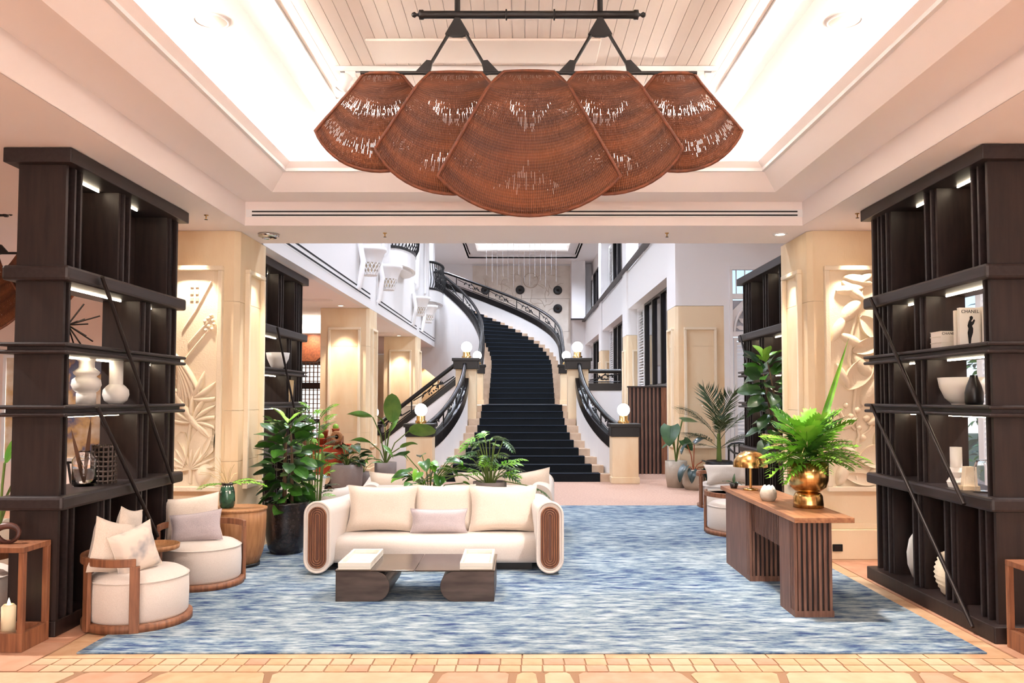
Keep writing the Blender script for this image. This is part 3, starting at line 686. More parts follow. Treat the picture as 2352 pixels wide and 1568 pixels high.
# flight 1: curved flank walls and balustrades down to the lower newels
def bez(p0, p1, p2, t): return ((1-t)**2*p0[0]+2*t*(1-t)*p1[0]+t*t*p2[0], (1-t)**2*p0[1]+2*t*(1-t)*p1[1]+t*t*p2[1])
for s in (-1, 1):
    pts = [bez((s*1.92, 16.02), (s*1.26, 16.9), (s*1.28, 18.2), k/14) for k in range(15)]
    zb = [.56 + 1.30*(k/14)**1.15 for k in range(15)]
    ribbon('flank_wall', pts, .14, [0]*15, zb, M['white'], stair)
    balustrade('stair_balustrade', 'black curved balustrade between the two %s newel posts of the lower flight' % ('left' if s < 0 else 'right'), pts, zb, th=.18, ch=.22, ph=.30, posts=.6)
# landing side flight on the left and level rail on the right
pts = [(-1.5 - .25*k, 18.45) for k in range(8)]; zb = [1.92 - 1.36*k/7 for k in range(8)]
ribbon('flank_wall', pts, .14, [0]*8, zb, M['white'], stair)
balustrade('stair_balustrade', 'black sloping balustrade going down to the left from the landing', pts, zb, ch=.15, ph=.33, posts=.8)
pts = [(1.5 + .25*k, 18.5) for k in range(4)] ; ribbon('flank_wall', pts, .14, [0]*4, [1.80]*4, M['white'], stair)
balustrade('stair_balustrade', 'black level balustrade on the right side of the landing', pts, [1.80]*4, ch=.17, ph=.27, posts=.7)
for i in range(6): obj('step', MB().box(-1.2-.28*i, -1.5-.28*i-.3, 18.55, 20.0, 0, LZ - .2*(i+1)), M['stair_stone'], stair)

def newel(x, y, z0, h, w, cw, lab):
    o = thing('newel_post', 'stone newel post with black cap, ' + lab, 'newel post', (x, y, z0), group='stone newel posts of the staircase')
    obj('shaft', MB().box(-w/2, w/2, -w/2, w/2, 0, h), M['sand'], o, bevel=.008)
    obj('cap', MB().box(-cw/2, cw/2, -cw/2, cw/2, h, h+.22).box(-cw/2-.03, cw/2+.03, -cw/2-.03, cw/2+.03, h+.18, h+.25), M['blackwood'], o, bevel=.01)
    obj('base', MB().box(-w/2-.02, w/2+.02, -w/2-.02, w/2+.02, 0, .12), M['sand'], o, bevel=.008)
    g = thing('globe_lamp', 'lit globe lamp on the newel ' + lab, 'lamp', (x, y, z0+h+.25), group='globe lamps of the staircase')
    obj('collar', MB().lathe([(.11, 0), (.11, .05), (.085, .06), (.085, .14), (.07, .15)], n=20), M['brass'], g)
    obj('globe', MB().sphere((0,0,.26), .122, 24, 16), M['globe'], g)
for s, nm in ((-1, 'left'), (1, 'right')):
    newel(s*1.97, 15.86, 0, .89, .50, .54, 'at the stair foot, ' + nm + ' side')
    newel(s*1.26, 18.48, LZ-.02 if False else 0, 2.28, .46, .56, 'at the front of the landing, ' + nm + ' side')
    newel(s*1.25, 22.85, LZ, .86, .34, .42, 'at the start of the upper flight, ' + nm + ' side')
newel(-3.35, 18.35, 0, .80, .34, .42, 'at the foot of the left side flight')
# ------------------------------------------------------------------ tall dark bookcases
def bookcase(s, y0, lab, mid, up, low, rods, X0=3.17, foot=.07, L_=1.85):
    """s = side (-1 left, 1 right); y0 = near end; mid/up/low = offsets of the cross panels along the length in each tier"""
    o = thing('bookcase', lab, 'bookcase', (0, 0, 0), group='tall dark timber bookcases')
    D_ = .33
    def bx(d0, d1, a, b_, z0, z1): return MB().box(s*(X0+d0), s*(X0+d1), y0+a, y0+b_, z0, z1)
    def P(name, m, mt='darkwood', bevel=0.0): return obj(name, m, M[mt], o, bevel=bevel)
    P('base', bx(-foot, D_+.07, -foot, L_+.07, 0, .11), 'darkwood', .008)
    P('cornice', bx(-.07, D_+.07, -.07, L_+.07, 3.245, 3.346), 'band', .006)
    P('shelf_band', bx(-.065, D_+.065, -.065, L_+.065, 2.43, 2.535), 'band', .02); P('shelf_band', bx(-.065, D_+.065, -.065, L_+.065, .86, .955), 'band', .02)
    for zc in (1.965, 1.535):
        for dz in (-.04, .012): P('shelf_plate', bx(-.07, D_+.07, -.07, L_+.07, zc+dz, zc+dz+.028), 'band', .012)
        P('shelf_core', bx(-.03, D_+.03, -.03, L_+.03, zc-.014, zc+.014), 'band')
    tiers = ((.11, .86, low, True), (.955, 1.925, mid, False), (2.535, 3.245, up, True))
    zt = {'low': [(.11, .86)], 'mid': [(.955, 1.495), (1.575, 1.925), (2.005, 2.43)], 'up': [(2.535, 3.245)]}
    for key, divs, back in (('low', low, True), ('mid', mid, False), ('up', up, True)):
        for z0, z1 in zt[key]:
            P('end_panel', bx(.0, D_, 0, .03, z0, z1)); P('end_panel', bx(.0, D_, L_-.03, L_, z0, z1))
            for y_ in divs: P('cross_panel', bx(.02, D_-.0, y_, y_+.03, z0, z1))
            fins = [.11, .19] + [q for y_ in divs for q in (y_+.045, y_+.14)] + [L_-.14]
            if key == 'mid': fins = [.07] + [q for y_ in divs for q in (y_+.045, y_+.14)] + [L_-.14]
            for y_ in fins:
                if y_ < L_-.06: P('fin', bx(.0, .06, y_, y_+.022, z0, z1), 'band')
            if back: P('back_panel', bx(D_-.025, D_, .03, L_-.03, z0, z1))
            else: P('back_panel', bx(D_-.025, D_, divs[0]+.03, L_-.03, z0, z1))
            edges = [.2] + [y_+.18 for y_ in divs]
            for k, y_ in enumerate(divs):
                a = edges[k]
                if key != 'low': P('led_bar', bx(.146, .154, a if key == 'up' else max(a-.1, .1), min(a+.40, y_-.02) if k else y_-.06, z1-.012, z1-.003), 'led')
    for (ya, za), (yb, zb) in rods:
        X = s*(X0-.095); o2 = obj('brace_rod', MB().tube([(X, y0+ya, za), (X, y0+yb, zb)], .015, 8), M['steel'], o)
    return o
TOP_B, TOP_C, TOP_D = 2.005, 1.575, .955   # tops of the shelves
bookcase(-1, 5.6, 'left dark bookcase nearest the camera, with white vases and a starburst', [1.17, 1.68], [.78, 1.66], [.56, 1.17, 1.66], [((.33, 2.51), (1.62, .88)), ((.30, 1.56), (1.33, .46))], X0=3.19, foot=.0)
bookcase(1, 5.52, 'right dark bookcase nearest the camera, with books, a white bowl and a black bottle', [.92, 1.50], [.72, 1.50], [.52, 1.02, 1.56], [((1.68, 2.51), (.22, .88)), ((1.70, 1.56), (.15, .05))])
bookcase(-1, 9.82, 'left dark bookcase behind the left carved column, with a white bowl', [1.15, 1.65], [.75, 1.5], [.56, 1.17, 1.66], [((.33, 2.51), (1.62, .88))])
bookcase(1, 9.82, 'right dark bookcase behind the right carved column and the fiddle-leaf fig', [.92, 1.50], [.72, 1.50], [.52, 1.02, 1.56], [((1.68, 2.51), (.22, .88))])

def lathe_thing(name, label, cat, loc, parts, rz=0, group=None):
    o = thing(name, label, cat, loc, rz, group)
    for pn, prof, mt in parts: obj(pn, MB().lathe(prof, n=28), M[mt] if isinstance(mt, str) else mt, o)
    return o
# --- left near bookcase contents
lathe_thing('vase', 'tall stacked white vase with rounded belly on the left bookcase shelf', 'vase', (-3.38, 6.28, TOP_C),
  [('body', [(.001,0),(.07,0),(.07,.085),(.065,.09),(.09,.11),(.107,.15),(.10,.19),(.07,.215),(.09,.235),(.095,.25),(.065,.275),(.055,.285),(.055,.33),(.065,.335),(.065,.36)], 'ceramic'), ('neck', [(.065,.36),(.065,.378),(.045,.382),(.045,.42),(.038,.42),(.038,.36)], 'ceramic')])
lathe_thing('bottle_vase', 'white bottle vase with ball base and straight neck on the left bookcase shelf', 'vase', (-3.30, 6.58, TOP_C),
  [('body', [(.001,0),(.05,0),(.085,.03),(.10,.075),(.095,.115),(.07,.145),(.052,.16)], 'ceramic'), ('neck', [(.052,.155),(.052,.355),(.046,.355),(.046,.17)], 'ceramic')])
st = thing('starburst', 'brown metal starburst sculpture on the upper shelf of the left bookcase', 'sculpture', (-3.39, 6.02, TOP_B))
obj('core', MB().sphere((0,0,.16), .02, 10, 8), M['steel'], st)
for k, (a_, e_) in enumerate(((0,.05),(.5,.35),(1.2,.9),(2.2,.2),(2.9,.7),(3.6,-.1),(4.3,.5),(5.0,-.55),(5.6,.1),(.9,-.5),(1.7,-.85),(2.6,-.6),(.2,-.6),(5.8,-.75),(1.5,.3),(5.3,.8))):
    l = R.uniform(.15, .24); d = Vector((math.cos(a_)*math.cos(e_), math.sin(a_)*math.cos(e_), math.sin(e_)))*l
    if d.z < -.15: d *= .145/abs(d.z)
    obj('spike', MB().tube([(0,0,.16), tuple(d+Vector((0,0,.16)))], .006, 6), M['steel'], st)
obj('foot', MB().tube([(0,0,0), (0,0,.16)], .008, 6), M['steel'], st)
gj = lathe_thing('glass_vase', 'clear glass vase holding brown blades on the lower left bookcase shelf', 'vase', (-3.36, 6.24, TOP_D), [('body', [(.001,.0),(.075,0),(.085,.02),(.085,.2),(.06,.235),(.045,.25),(.045,.265),(.04,.265),(.04,.25),(.055,.232),(.079,.2),(.079,.02),(.001,.008)], 'glass')])
obj('water', MB().lathe([(.001,.01),(.077,.02),(.077,.125),(.001,.125)], n=20), M['glass'], gj)
for k, (dx, dy, h) in enumerate(((-.02,-.18,.42),(.02,.05,.5),(.0,.1,.46))):
    obj('dry_blade', MB().grid(lambda u, v: (dx*v + .0, dy*v*.9 + (u-.5)*.06*math.sin(PI*min(v*.85+.15,1)), .03 + h*v), 2, 8), mat('brown_blade', srgb(110,74,52), .7) if k == 0 else bpy.data.materials['brown_blade'], gj)
wc = thing('woven_candle_holder', 'dark metal woven cylinder holder with bright gaps on the lower left bookcase shelf', 'holder', (-3.32, 6.46, TOP_D))
m = MB()
for k in range(16):
    a_ = 2*PI*k/16; m.tube([(.085*math.cos(a_), .085*math.sin(a_), 0), (.085*math.cos(a_), .085*math.sin(a_), .30)], .010, 4)
obj('upright_strips', m, M['bronze'], wc); m = MB()
for k in range(8): m.lathe([(.08, .01+.038*k), (.092, .01+.038*k), (.092, .028+.038*k), (.08, .028+.038*k)], n=20)
obj('hoops', m, M['bronze'], wc); obj('floor_disc', MB().lathe([(.001,0),(.085,0),(.085,.008),(.001,.008)], n=20), M['bronze'], wc)
# --- right near bookcase contents
def book(loc, sx, sy, sz, col, lab, rot=(0,0,0), group='books on the right bookcase shelf', name='book'):
    o = thing(name, lab, 'book', loc, group=group); o.rotation_euler = rot
    cm_ = mat('book_cover', srgb(*col), .6); t = .004
    obj('cover', MB().box(0, sx, 0, t, 0, sz).box(0, sx, sy-t, sy, 0, sz).box(0, t, t, sy-t, 0, sz), cm_, o)
    obj('pages', MB().box(t, sx-.006, t, sy-t, .005, sz-.005), M['white_board'], o)
    return o
def lettering(text, size, loc, rot, parent, m='black', ext=.0006):
    c_ = bpy.data.curves.new('lettering', 'FONT'); c_.body = text; c_.size = size; c_.extrude = ext; c_.align_x = 'CENTER'
    o = bpy.data.objects.new('lettering', c_); COL.objects.link(o); o.parent = parent; o.location = loc; o.rotation_euler = rot
    me = bpy.data.meshes.new_from_object(o); me.materials.clear(); me.materials.append(M[m])
    q = bpy.data.objects.new('lettering', me); COL.objects.link(q); q.parent = parent; q.location = loc; q.rotation_euler = rot
    bpy.data.objects.remove(o); q.name = 'lettering'; return q
xb = 3.25
# flat stack (two books) then standing books; covers face the camera
for k, (h, c_, lab) in enumerate(((.045, (236,228,216), 'white book lying flat at the bottom of the shelf stack'), (.045, (240,232,222), 'white book lying flat in the middle of the shelf stack'), (.04, (238,230,218), 'white titled book lying flat on top of the shelf stack'))):
    z = TOP_B + sum((.046, .046, .041)[:k])
    o = thing('book', lab, 'book', (3.19, 6.22, z), group='books on the right bookcase shelf')
    obj('cover', MB().box(0, .25, 0, .17, 0, .003).box(0, .25, 0, .17, h-.003, h).box(0, .25, 0, .003, .003, h-.003), mat('book_cover', srgb(*c_), .6), o)
    obj('pages', MB().box(.004, .246, .003, .166, .003, h-.003), M['white_board'], o)
    if k == 2: lettering('CHANEL', .028, (.06, -.001, .012), (PI/2, 0, 0), o)
ch = book((3.205, 5.98, TOP_B), .155, .035, .285, (240,234,224), 'white standing fashion book titled in black with a black figure on its cover')
lettering('CHANEL', .034, (.078, -.0008, .245), (PI/2, 0, 0), ch)
fig = MB()
sil = [(x-.022, z) for x, z in [(.085,.02),(.10,.02),(.105,.06),(.118,.10),(.120,.13),(.112,.15),(.125,.165),(.135,.19),(.128,.20),(.112,.18),(.105,.185),(.118,.20),(.120,.215),(.108,.225),(.095,.215),(.096,.2),(.086,.18),(.078,.15),(.085,.13),(.078,.10),(.082,.06)]]
fig.prism(sil, -.0012, -.0002, 'y'); obj('cover_figure', fig, M['black'], ch)
book((3.20, 6.03, TOP_B), .165, .03, .27, (236,228,214), 'white book standing close behind the fashion book')
lt = ch
for k, (t, h, c_) in enumerate(((.045, .29, (238,230,220)), (.02, .295, (244,240,232)), (.018, .28, (90,86,110)), (.03, .29, (226,212,192)), (.05, .28, (236,216,182)))):
    if k == 4: continue
    book((3.366 + sum((.045, .021, .019, .031)[:k]), 5.975, TOP_B), t*.98, .20, h, c_, 'standing book beside the fashion book, ' + ('thick white spine', 'thin bright white spine', 'thin grey violet spine', 'pale beige spine', 'wide cream spine at the shelf end')[k])
pf = lathe_thing('paper_fan_ornament', 'small round cream ornament behind the books on the right bookcase', 'ornament', (3.42, 6.32, TOP_B+.133+.0), [('shell', [(.001,0),(.03,.0),(.045,.03),(.04,.07),(.02,.09),(.001,.092)], 'ceramic')])
lathe_thing('bowl', 'large white woven-textured bowl on the right bookcase shelf', 'bowl', (3.34, 6.20, TOP_C), [('shell', [(.001,0),(.08,0),(.13,.05),(.165,.13),(.178,.205),(.170,.205),(.155,.13),(.12,.055),(.001,.015)], 'ceramic'), ('foot_ring', [(.075,0),(.085,0),(.085,.006),(.075,.006)], 'ceramic')])
lathe_thing('bottle', 'matt black tapered bottle in front of the white bowl on the right bookcase', 'bottle', (3.27, 5.93, TOP_C), [('body', [(.001,0),(.055,0),(.062,.02),(.062,.09),(.05,.14),(.03,.19)], 'black_ceramic'), ('neck', [(.03,.19),(.024,.215),(.018,.215),(.022,.18)], 'black_ceramic')])
hl = thing('lantern', 'small open brass lantern at the near end of the right bookcase shelf', 'lantern', (3.40, 5.78, TOP_C))
obj('base', MB().box(-.04,.04,-.04,.04,0,.05), M['oak'], hl, bevel=.004); obj('frame', MB().tube([(-.03,-.03,.05),(-.03,-.03,.25)],.005,5).tube([(.03,-.03,.05),(.03,-.03,.25)],.005,5).tube([(.03,.03,.05),(.03,.03,.25)],.005,5).tube([(-.03,.03,.05),(-.03,.03,.25)],.005,5), M['brass'], hl); obj('roof', MB().lathe([(.05,.25),(.05,.262),(.02,.29),(.001,.3)], n=4, smooth=False), M['brass'], hl)
o = lathe_thing('faceted_vase', 'white faceted zigzag vase on the lower shelf of the right bookcase', 'vase', (3.25, 6.16, TOP_D), [])
obj('body', MB().lathe([(.001,0),(.06,0),(.072,.04),(.05,.075),(.07,.115),(.042,.15)], n=8, smooth=False), M['ceramic'], o); obj('neck', MB().lathe([(.042,.15),(.042,.30),(.036,.30),(.036,.16)], n=20), M['ceramic'], o)
o = thing('stone_wedge', 'small pale stone wedge beside the glass jar on the right bookcase', 'ornament', (3.24, 5.98, TOP_D)); obj('wedge', MB().prism([(-.05,0),(.05,0),(.035,.17),(-.03,.17)], -.025, .025, 'y'), M['sand_pale'], o, bevel=.004); obj('base', MB().box(-.06,.06,-.04,.04,0,.03), M['sand'], o)
lathe_thing('glass_jar', 'upturned clear glass jar on the lower shelf of the right bookcase', 'jar', (3.28, 5.80, TOP_D), [('dome', [(.085,.0),(.085,.19),(.07,.225),(.001,.235),(.001,.23),(.066,.22),(.08,.187),(.08,0)], 'glass'), ('plate', [(.001,0),(.095,0),(.095,.008),(.001,.008)], 'glass')])
lathe_thing('disc_ornament', 'tall white rounded disc standing in the bottom of the right bookcase', 'ornament', (3.30, 6.88, .11), [('disc', [(.001,0),(.05,.02),(.085,.12),(.09,.22),(.07,.33),(.04,.38),(.001,.39)], 'ceramic')])
lathe_thing('ribbed_vase', 'pale ribbed vase in the bottom of the right bookcase', 'vase', (3.30, 6.30, .11), [('body', [(.001,0),(.06,0)] + [q for k in range(9) for q in ((.075+.065*math.sin(PI*(k+.6)/10), .012+.036*k), (.086+.066*math.sin(PI*(k+.9)/10), .03+.036*k))] + [(.05,.345),(.03,.36)], 'sand_pale'), ('neck', [(.032,.355),(.032,.41),(.026,.41),(.026,.36)], 'sand')])
# --- left far bookcase contents
lathe_thing('bowl', 'tall white bowl on the bookcase behind the left column', 'bowl', (-3.30, 10.95, TOP_B), [('shell', [(.001,0),(.06,0),(.10,.06),(.14,.15),(.155,.23),(.147,.23),(.13,.15),(.09,.065),(.001,.015)], 'ceramic'), ('foot_ring', [(.055,0),(.065,0),(.065,.005),(.055,.005)], 'ceramic')])
for k, (c_, lab) in enumerate((((214,180,110), 'yellow standing book'), ((190,150,90), 'ochre standing book'), ((206,172,120), 'sand-coloured standing book'))):
    o = thing('book', lab + ' on the bookcase behind the left column', 'book', (-3.33+.055*k, 11.02, TOP_C), group='yellow books behind the left column'); o.rotation_euler = (0, .05*(k-1), 0)
    obj('cover', MB().box(0,.045,0,.003,0,.30).box(0,.003,0,.22,0,.30).box(.042,.045,0,.22,0,.30), mat('book_cover', srgb(*c_), .6), o); obj('pages', MB().box(.003,.042,.003,.215,.004,.296), M['white_board'], o)
lathe_thing('silver_canister', 'ridged silver canister on the bookcase behind the left column', 'canister', (-3.23, 11.3, TOP_C), [('body', [(.001,0),(.055,0),(.06,.02),(.06,.24),(.045,.26)], 'steel'), ('lid', [(.045,.26),(.04,.275),(.001,.278)], 'steel')])
# ------------------------------------------------------------------ rattan chandelier of five overlapping fans
rm = bpy.data.materials.new('woven_rattan'); rm.use_nodes = True; nt = rm.node_tree; b = nt.nodes['Principled BSDF']; ro = nt.nodes['Material Output']
uvn = nt.nodes.new('ShaderNodeUVMap'); sx = nt.nodes.new('ShaderNodeSeparateXYZ'); nt.links.new(uvn.outputs[0], sx.inputs[0])
U, V = sx.outputs[0], sx.outputs[1]
strand = mth('SINE', mth('MULTIPLY', U, 2*PI*104), 0)
weft = mth('SINE', mth('MULTIPLY', V, 2*PI*52), 0)
nz = nt.nodes.new('ShaderNodeTexNoise'); nz.inputs['Scale'].default_value = 1.0; nz.inputs['Detail'].default_value = 3
mpv = nt.nodes.new('ShaderNodeMapping'); mpv.inputs['Scale'].default_value = (1.2, 9.0, 1); nt.links.new(uvn.outputs[0], mpv.inputs[0]); nt.links.new(mpv.outputs[0], nz.inputs[0])
band = mth('SINE', mth('MULTIPLY', mth('ADD', V, mth('MULTIPLY', nz.outputs[0], .16)), 2*PI*2.6), 0)
wnz = nt.nodes.new('ShaderNodeTexWhiteNoise'); wnz.noise_dimensions = '1D'
nt.links.new(mth('ADD', mth('FLOOR', mth('MULTIPLY', U, 104.0), 0), mth('MULTIPLY', mth('FLOOR', mth('MULTIPLY', V, 26.0), 0), 977.0)), wnz.inputs['W'])
openness = mth('MULTIPLY', mth('POWER', mth('MAXIMUM', mth('ADD', mth('MULTIPLY', band, .5), .45), 0.0), 3.0), mth('MULTIPLY', nz.outputs[0], 1.1))
gap = mth('MULTIPLY', mth('GREATER_THAN', strand, .86), mth('LESS_THAN', wnz.outputs[0], openness))
rpc = nt.nodes.new('ShaderNodeValToRGB'); rpc.color_ramp.elements[0].color = srgb(70,32,15); rpc.color_ramp.elements[1].color = srgb(130,72,38)
rpc.color_ramp.elements[0].position = .30; rpc.color_ramp.elements[1].position = .72
nt.links.new(mth('ADD', mth('MULTIPLY', strand, .10), mth('ADD', nz.outputs[0], mth('MULTIPLY', weft, .05))), rpc.inputs[0])
nt.links.new(rpc.outputs[0], b.inputs['Base Color']); b.inputs['Roughness'].default_value = .6
bpn = nt.nodes.new('ShaderNodeBump'); bpn.inputs['Strength'].default_value = .6; bpn.inputs['Distance'].default_value = .01
nt.links.new(mth('ADD', strand, mth('MULTIPLY', weft, .5)), bpn.inputs['Height']); nt.links.new(bpn.outputs[0], b.inputs['Normal'])
tl = nt.nodes.new('ShaderNodeBsdfTranslucent'); nt.links.new(rpc.outputs[0], tl.inputs[0])
m1 = nt.nodes.new('ShaderNodeMixShader'); m1.inputs[0].default_value = .12; nt.links.new(b.outputs[0], m1.inputs[1]); nt.links.new(tl.outputs[0], m1.inputs[2])
tp = nt.nodes.new('ShaderNodeBsdfTransparent'); m2 = nt.nodes.new('ShaderNodeMixShader')
nt.links.new(gap, m2.inputs[0]); nt.links.new(m1.outputs[0], m2.inputs[1]); nt.links.new(tp.outputs[0], m2.inputs[2]); nt.links.new(m2.outputs[0], ro.inputs[0])
M['rattan'] = rm; M['cane'] = mat('cane_edge', srgb(112,58,30), .55, col2=srgb(84,42,22), scale=30)

def chandelier(loc, lab, hang):
    o = thing('chandelier', lab, 'chandelier', loc)
    # (axis x, half top width, half corner width, corner z, bottom z, depth offset) relative to the top rail
    for cx, wt, wc, zc, zb, dy in ((0, .155, .545, -.70, -.955, -.20), (-.455, .16, .485, -.50, -.80, -.09), (.455, .16, .485, -.50, -.80, -.09), (-.915, .118, .42, -.355, -.63, .02), (.915, .118, .42, -.355, -.63, .02)):
        Rr = (wc**2 + (zc-zb)**2)/(2*(zc-zb)); a0 = math.asin(min(1, wc/Rr))
        def pt(u, v, cx=cx, wt=wt, zb=zb, dy=dy, Rr=Rr, a0=a0):
            a_ = (2*u-1)*a0; bx_, bz_ = Rr*math.sin(a_), zb + Rr*(1-math.cos(a_))
            tx, tz = (2*u-1)*wt, 0
            return (cx + tx+(bx_-tx)*v, dy*min(1, v*4+.15) - .08*math.sin(PI*u)*math.sin(PI*min(1, v*.9+.1)*.62), tz+(bz_-tz)*v)
        f = obj('rattan_fan', MB().grid(pt, 28, 20, uv=True), rm, o)
        out = [pt(0, k/8) for k in range(9)] + [pt(k/20, 1) for k in range(1, 21)] + [pt(1, 1-k/8) for k in range(1, 9)] + [pt(1-k/6, 0) for k in range(1, 6)]
        obj('cane_rim', MB().tube(out, .011, 6, closed=True), M['cane'], f)
        for u in (.25, .5, .75): obj('fan_rib', MB().tube([(p[0], p[1]+.008, p[2]) for p in [pt(u, k/10) for k in range(11)]], .006, 5), M['cane'], f)
    # frame
    obj('lower_rail', MB().tube([(-1.05,0,.005),(1.05,0,.005)], .012, 8), M['iron'], o)
    bar = obj('upper_bar', MB().lathe([(.001,-.735),(.012,-.73),(.018,-.715),(.008,-.70),(.012,-.69),(.03,-.685),(.03,-.66),(.024,-.655),(.024,.655),(.03,.66),(.03,.685),(.012,.69),(.008,.70),(.018,.715),(.012,.73),(.001,.735)], n=16), M['iron'], o, loc=(0,0,.375)); bar.rotation_euler = (0, PI/2, 0)
    for x in (-.14, .16): c_ = obj('bar_collar', MB().lathe([(.025,-.006),(.034,-.004),(.034,.004),(.025,.006)], n=16), M['iron'], o, loc=(x,0,.375)); c_.rotation_euler = (0, PI/2, 0)
    for s in (-1, 1):
        x = s*.447
        obj('drop_rod', MB().tube([(x,0,.36),(x,0,hang)], .018, 10), M['iron'], o)
        obj('gusset', MB().prism([(x-.012,.36),(x+.012,.36),(x+.075,.25),(x+.03,.235),(x-.03,.235),(x-.075,.25)], -.012, .012, 'y'), M['iron'], o)
        for d in (-1, 1):
            obj('brace', MB().tube([(x+d*.05,0,.26),(x+d*.19,0,.02)], .011, 8), M['iron'], o)
            obj('brace_foot', MB().prism([(x+d*.15,.08),(x+d*.19,.085),(x+d*.26,.01),(x+d*.17,-.01)], -.01, .01, 'y'), M['iron'], o)
        obj('ceiling_rose', MB().lathe([(.001,hang),(.07,hang),(.07,hang-.02),(.02,hang-.035)], c=(x,0,0), n=20), M['iron'], o)
    return o
chandelier((.02, 5.0, 3.645), 'large reddish brown woven rattan chandelier of five fans hanging in the ceiling tray', .56)
c2 = chandelier((-5.55, 7.6, 2.98), 'rattan chandelier hanging in the left lounge, half hidden by the bookcase', .49)
# pendant seen as a rust-red shade far in the left aisle
o = thing('pendant_shade', 'reddish brown woven pendant shade far down the left aisle', 'pendant lamp', (-5.35, 19.2, 2.5))
obj('shade', MB().prism([(-.9,0),(-.95,.25),(-.85,.75),(.75,.75),(.85,.25),(.5,-.03)], -.12, .12, 'y'), M['rust'] if False else M['cane'], o, bevel=.02)
obj('cord', MB().tube([(0,0,.75),(0,0,.85)], .012, 6), M['iron'], o)
# timber lattice screen far in the left aisle, daylight behind it
o = thing('lattice_screen', 'dark timber lattice screen at the far end of the left aisle', 'screen', (-5.6, 20.4, 0))
for x in (-1.3, -.62, .06, .74, 1.42): obj('post', MB().box(x-.04, x+.04, -.03, .03, 0, 2.62), M['darkwood'], o)
for z in (0, 1.02, 1.86, 2.56): obj('rail', MB().box(-1.3, 1.42, -.028, .028, z, z+.09 if z != 1.86 else z+.16), M['darkwood'], o)
sv = MB().box(-.012, .012, -.012, .012, 0, 2.5).mesh('lattice_bar', M['walnut'])
for k in range(27):
    x = -1.22 + .1*k; obj('lattice_bar', sv, None, o, loc=(x, 0, .06))
sh_ = MB().box(-1.3, 1.4, -.008, .008, -.010, .010).mesh('lattice_bar', M['walnut'])
for k in range(22): obj('lattice_bar', sh_, None, o, loc=(0, 0, .15 + .112*k))
root = bpy.data.objects.new('window_9', None); COL.objects.link(root); root['kind'] = 'structure'
obj('pane', MB().box(-6.6, -4.4, 21.48, 21.5, .6, 2.5), emission('day_lit_window', (.95, 1, .95, 1), 1.0), root); fm = MB(); frame_rect(fm, -6.7, -4.3, .5, 2.6, .1, 21.44, 21.52, 'y'); obj('window_frame', fm, M['darkwood'], root)
w = MB(); w.box(-12, -3.9, 21.52, 21.7, 0, 3.35); struct('wall_aisle_back', w, M['sand'])
# ------------------------------------------------------------------ cushions
def pillow_mb(w, h, t, n=12, ear=.06, seed=1):
    rr = random.Random(seed); ph = [rr.uniform(0, 6) for _ in range(4)]
    def side(sgn):
        def f(u, v):
            a_, b_ = 2*u-1, 2*v-1
            ex = 1 + ear*abs(a_*b_)**2 - .05*(1-abs(b_)**2)*abs(a_)**4 - .0; ez = 1 + ear*abs(a_*b_)**2 - .05*(1-abs(a_)**2)*abs(b_)**4
            th = t/2*((1-a_**4)*(1-b_**4))**.55
            wr = .006*math.sin(9*a_+ph[0])*math.sin(5*b_+ph[1])*(1-a_*a_)*(1-b_*b_) + .010*math.sin(11*b_+3*a_*a_+ph[2])*max(0, -b_)*(1-b_*b_)
            return (a_*w/2*ex, sgn*(th+wr), b_*h/2*ez)
        return f
    m = MB(); m.grid(side(-1), n, n); m.grid(side(1), n, n); m.f[n*n:] = [q[::-1] for q in m.f[n*n:]]
    # piping round the edge
    return m
def pillow(name, label, loc, w, h, t, rot, mt, group=None, seed=1):
    o = obj(name, pillow_mb(w, h, t, seed=seed), M[mt]); tag(o, label, 'cushion', group); o.location = loc; o.rotation_euler = rot
    f = pillow_mb(w, h, t, seed=seed); n = 12
    e_ = [f.v[i*(n+1)] for i in range(n+1)] + [f.v[n*(n+1)+j] for j in range(1, n+1)] + [f.v[(n-i)*(n+1)+n] for i in range(1, n+1)] + [f.v[n-j] for j in range(1, n)]
    obj('seam', MB().tube(e_, .004, 5, closed=True), M[mt], o)
    return o

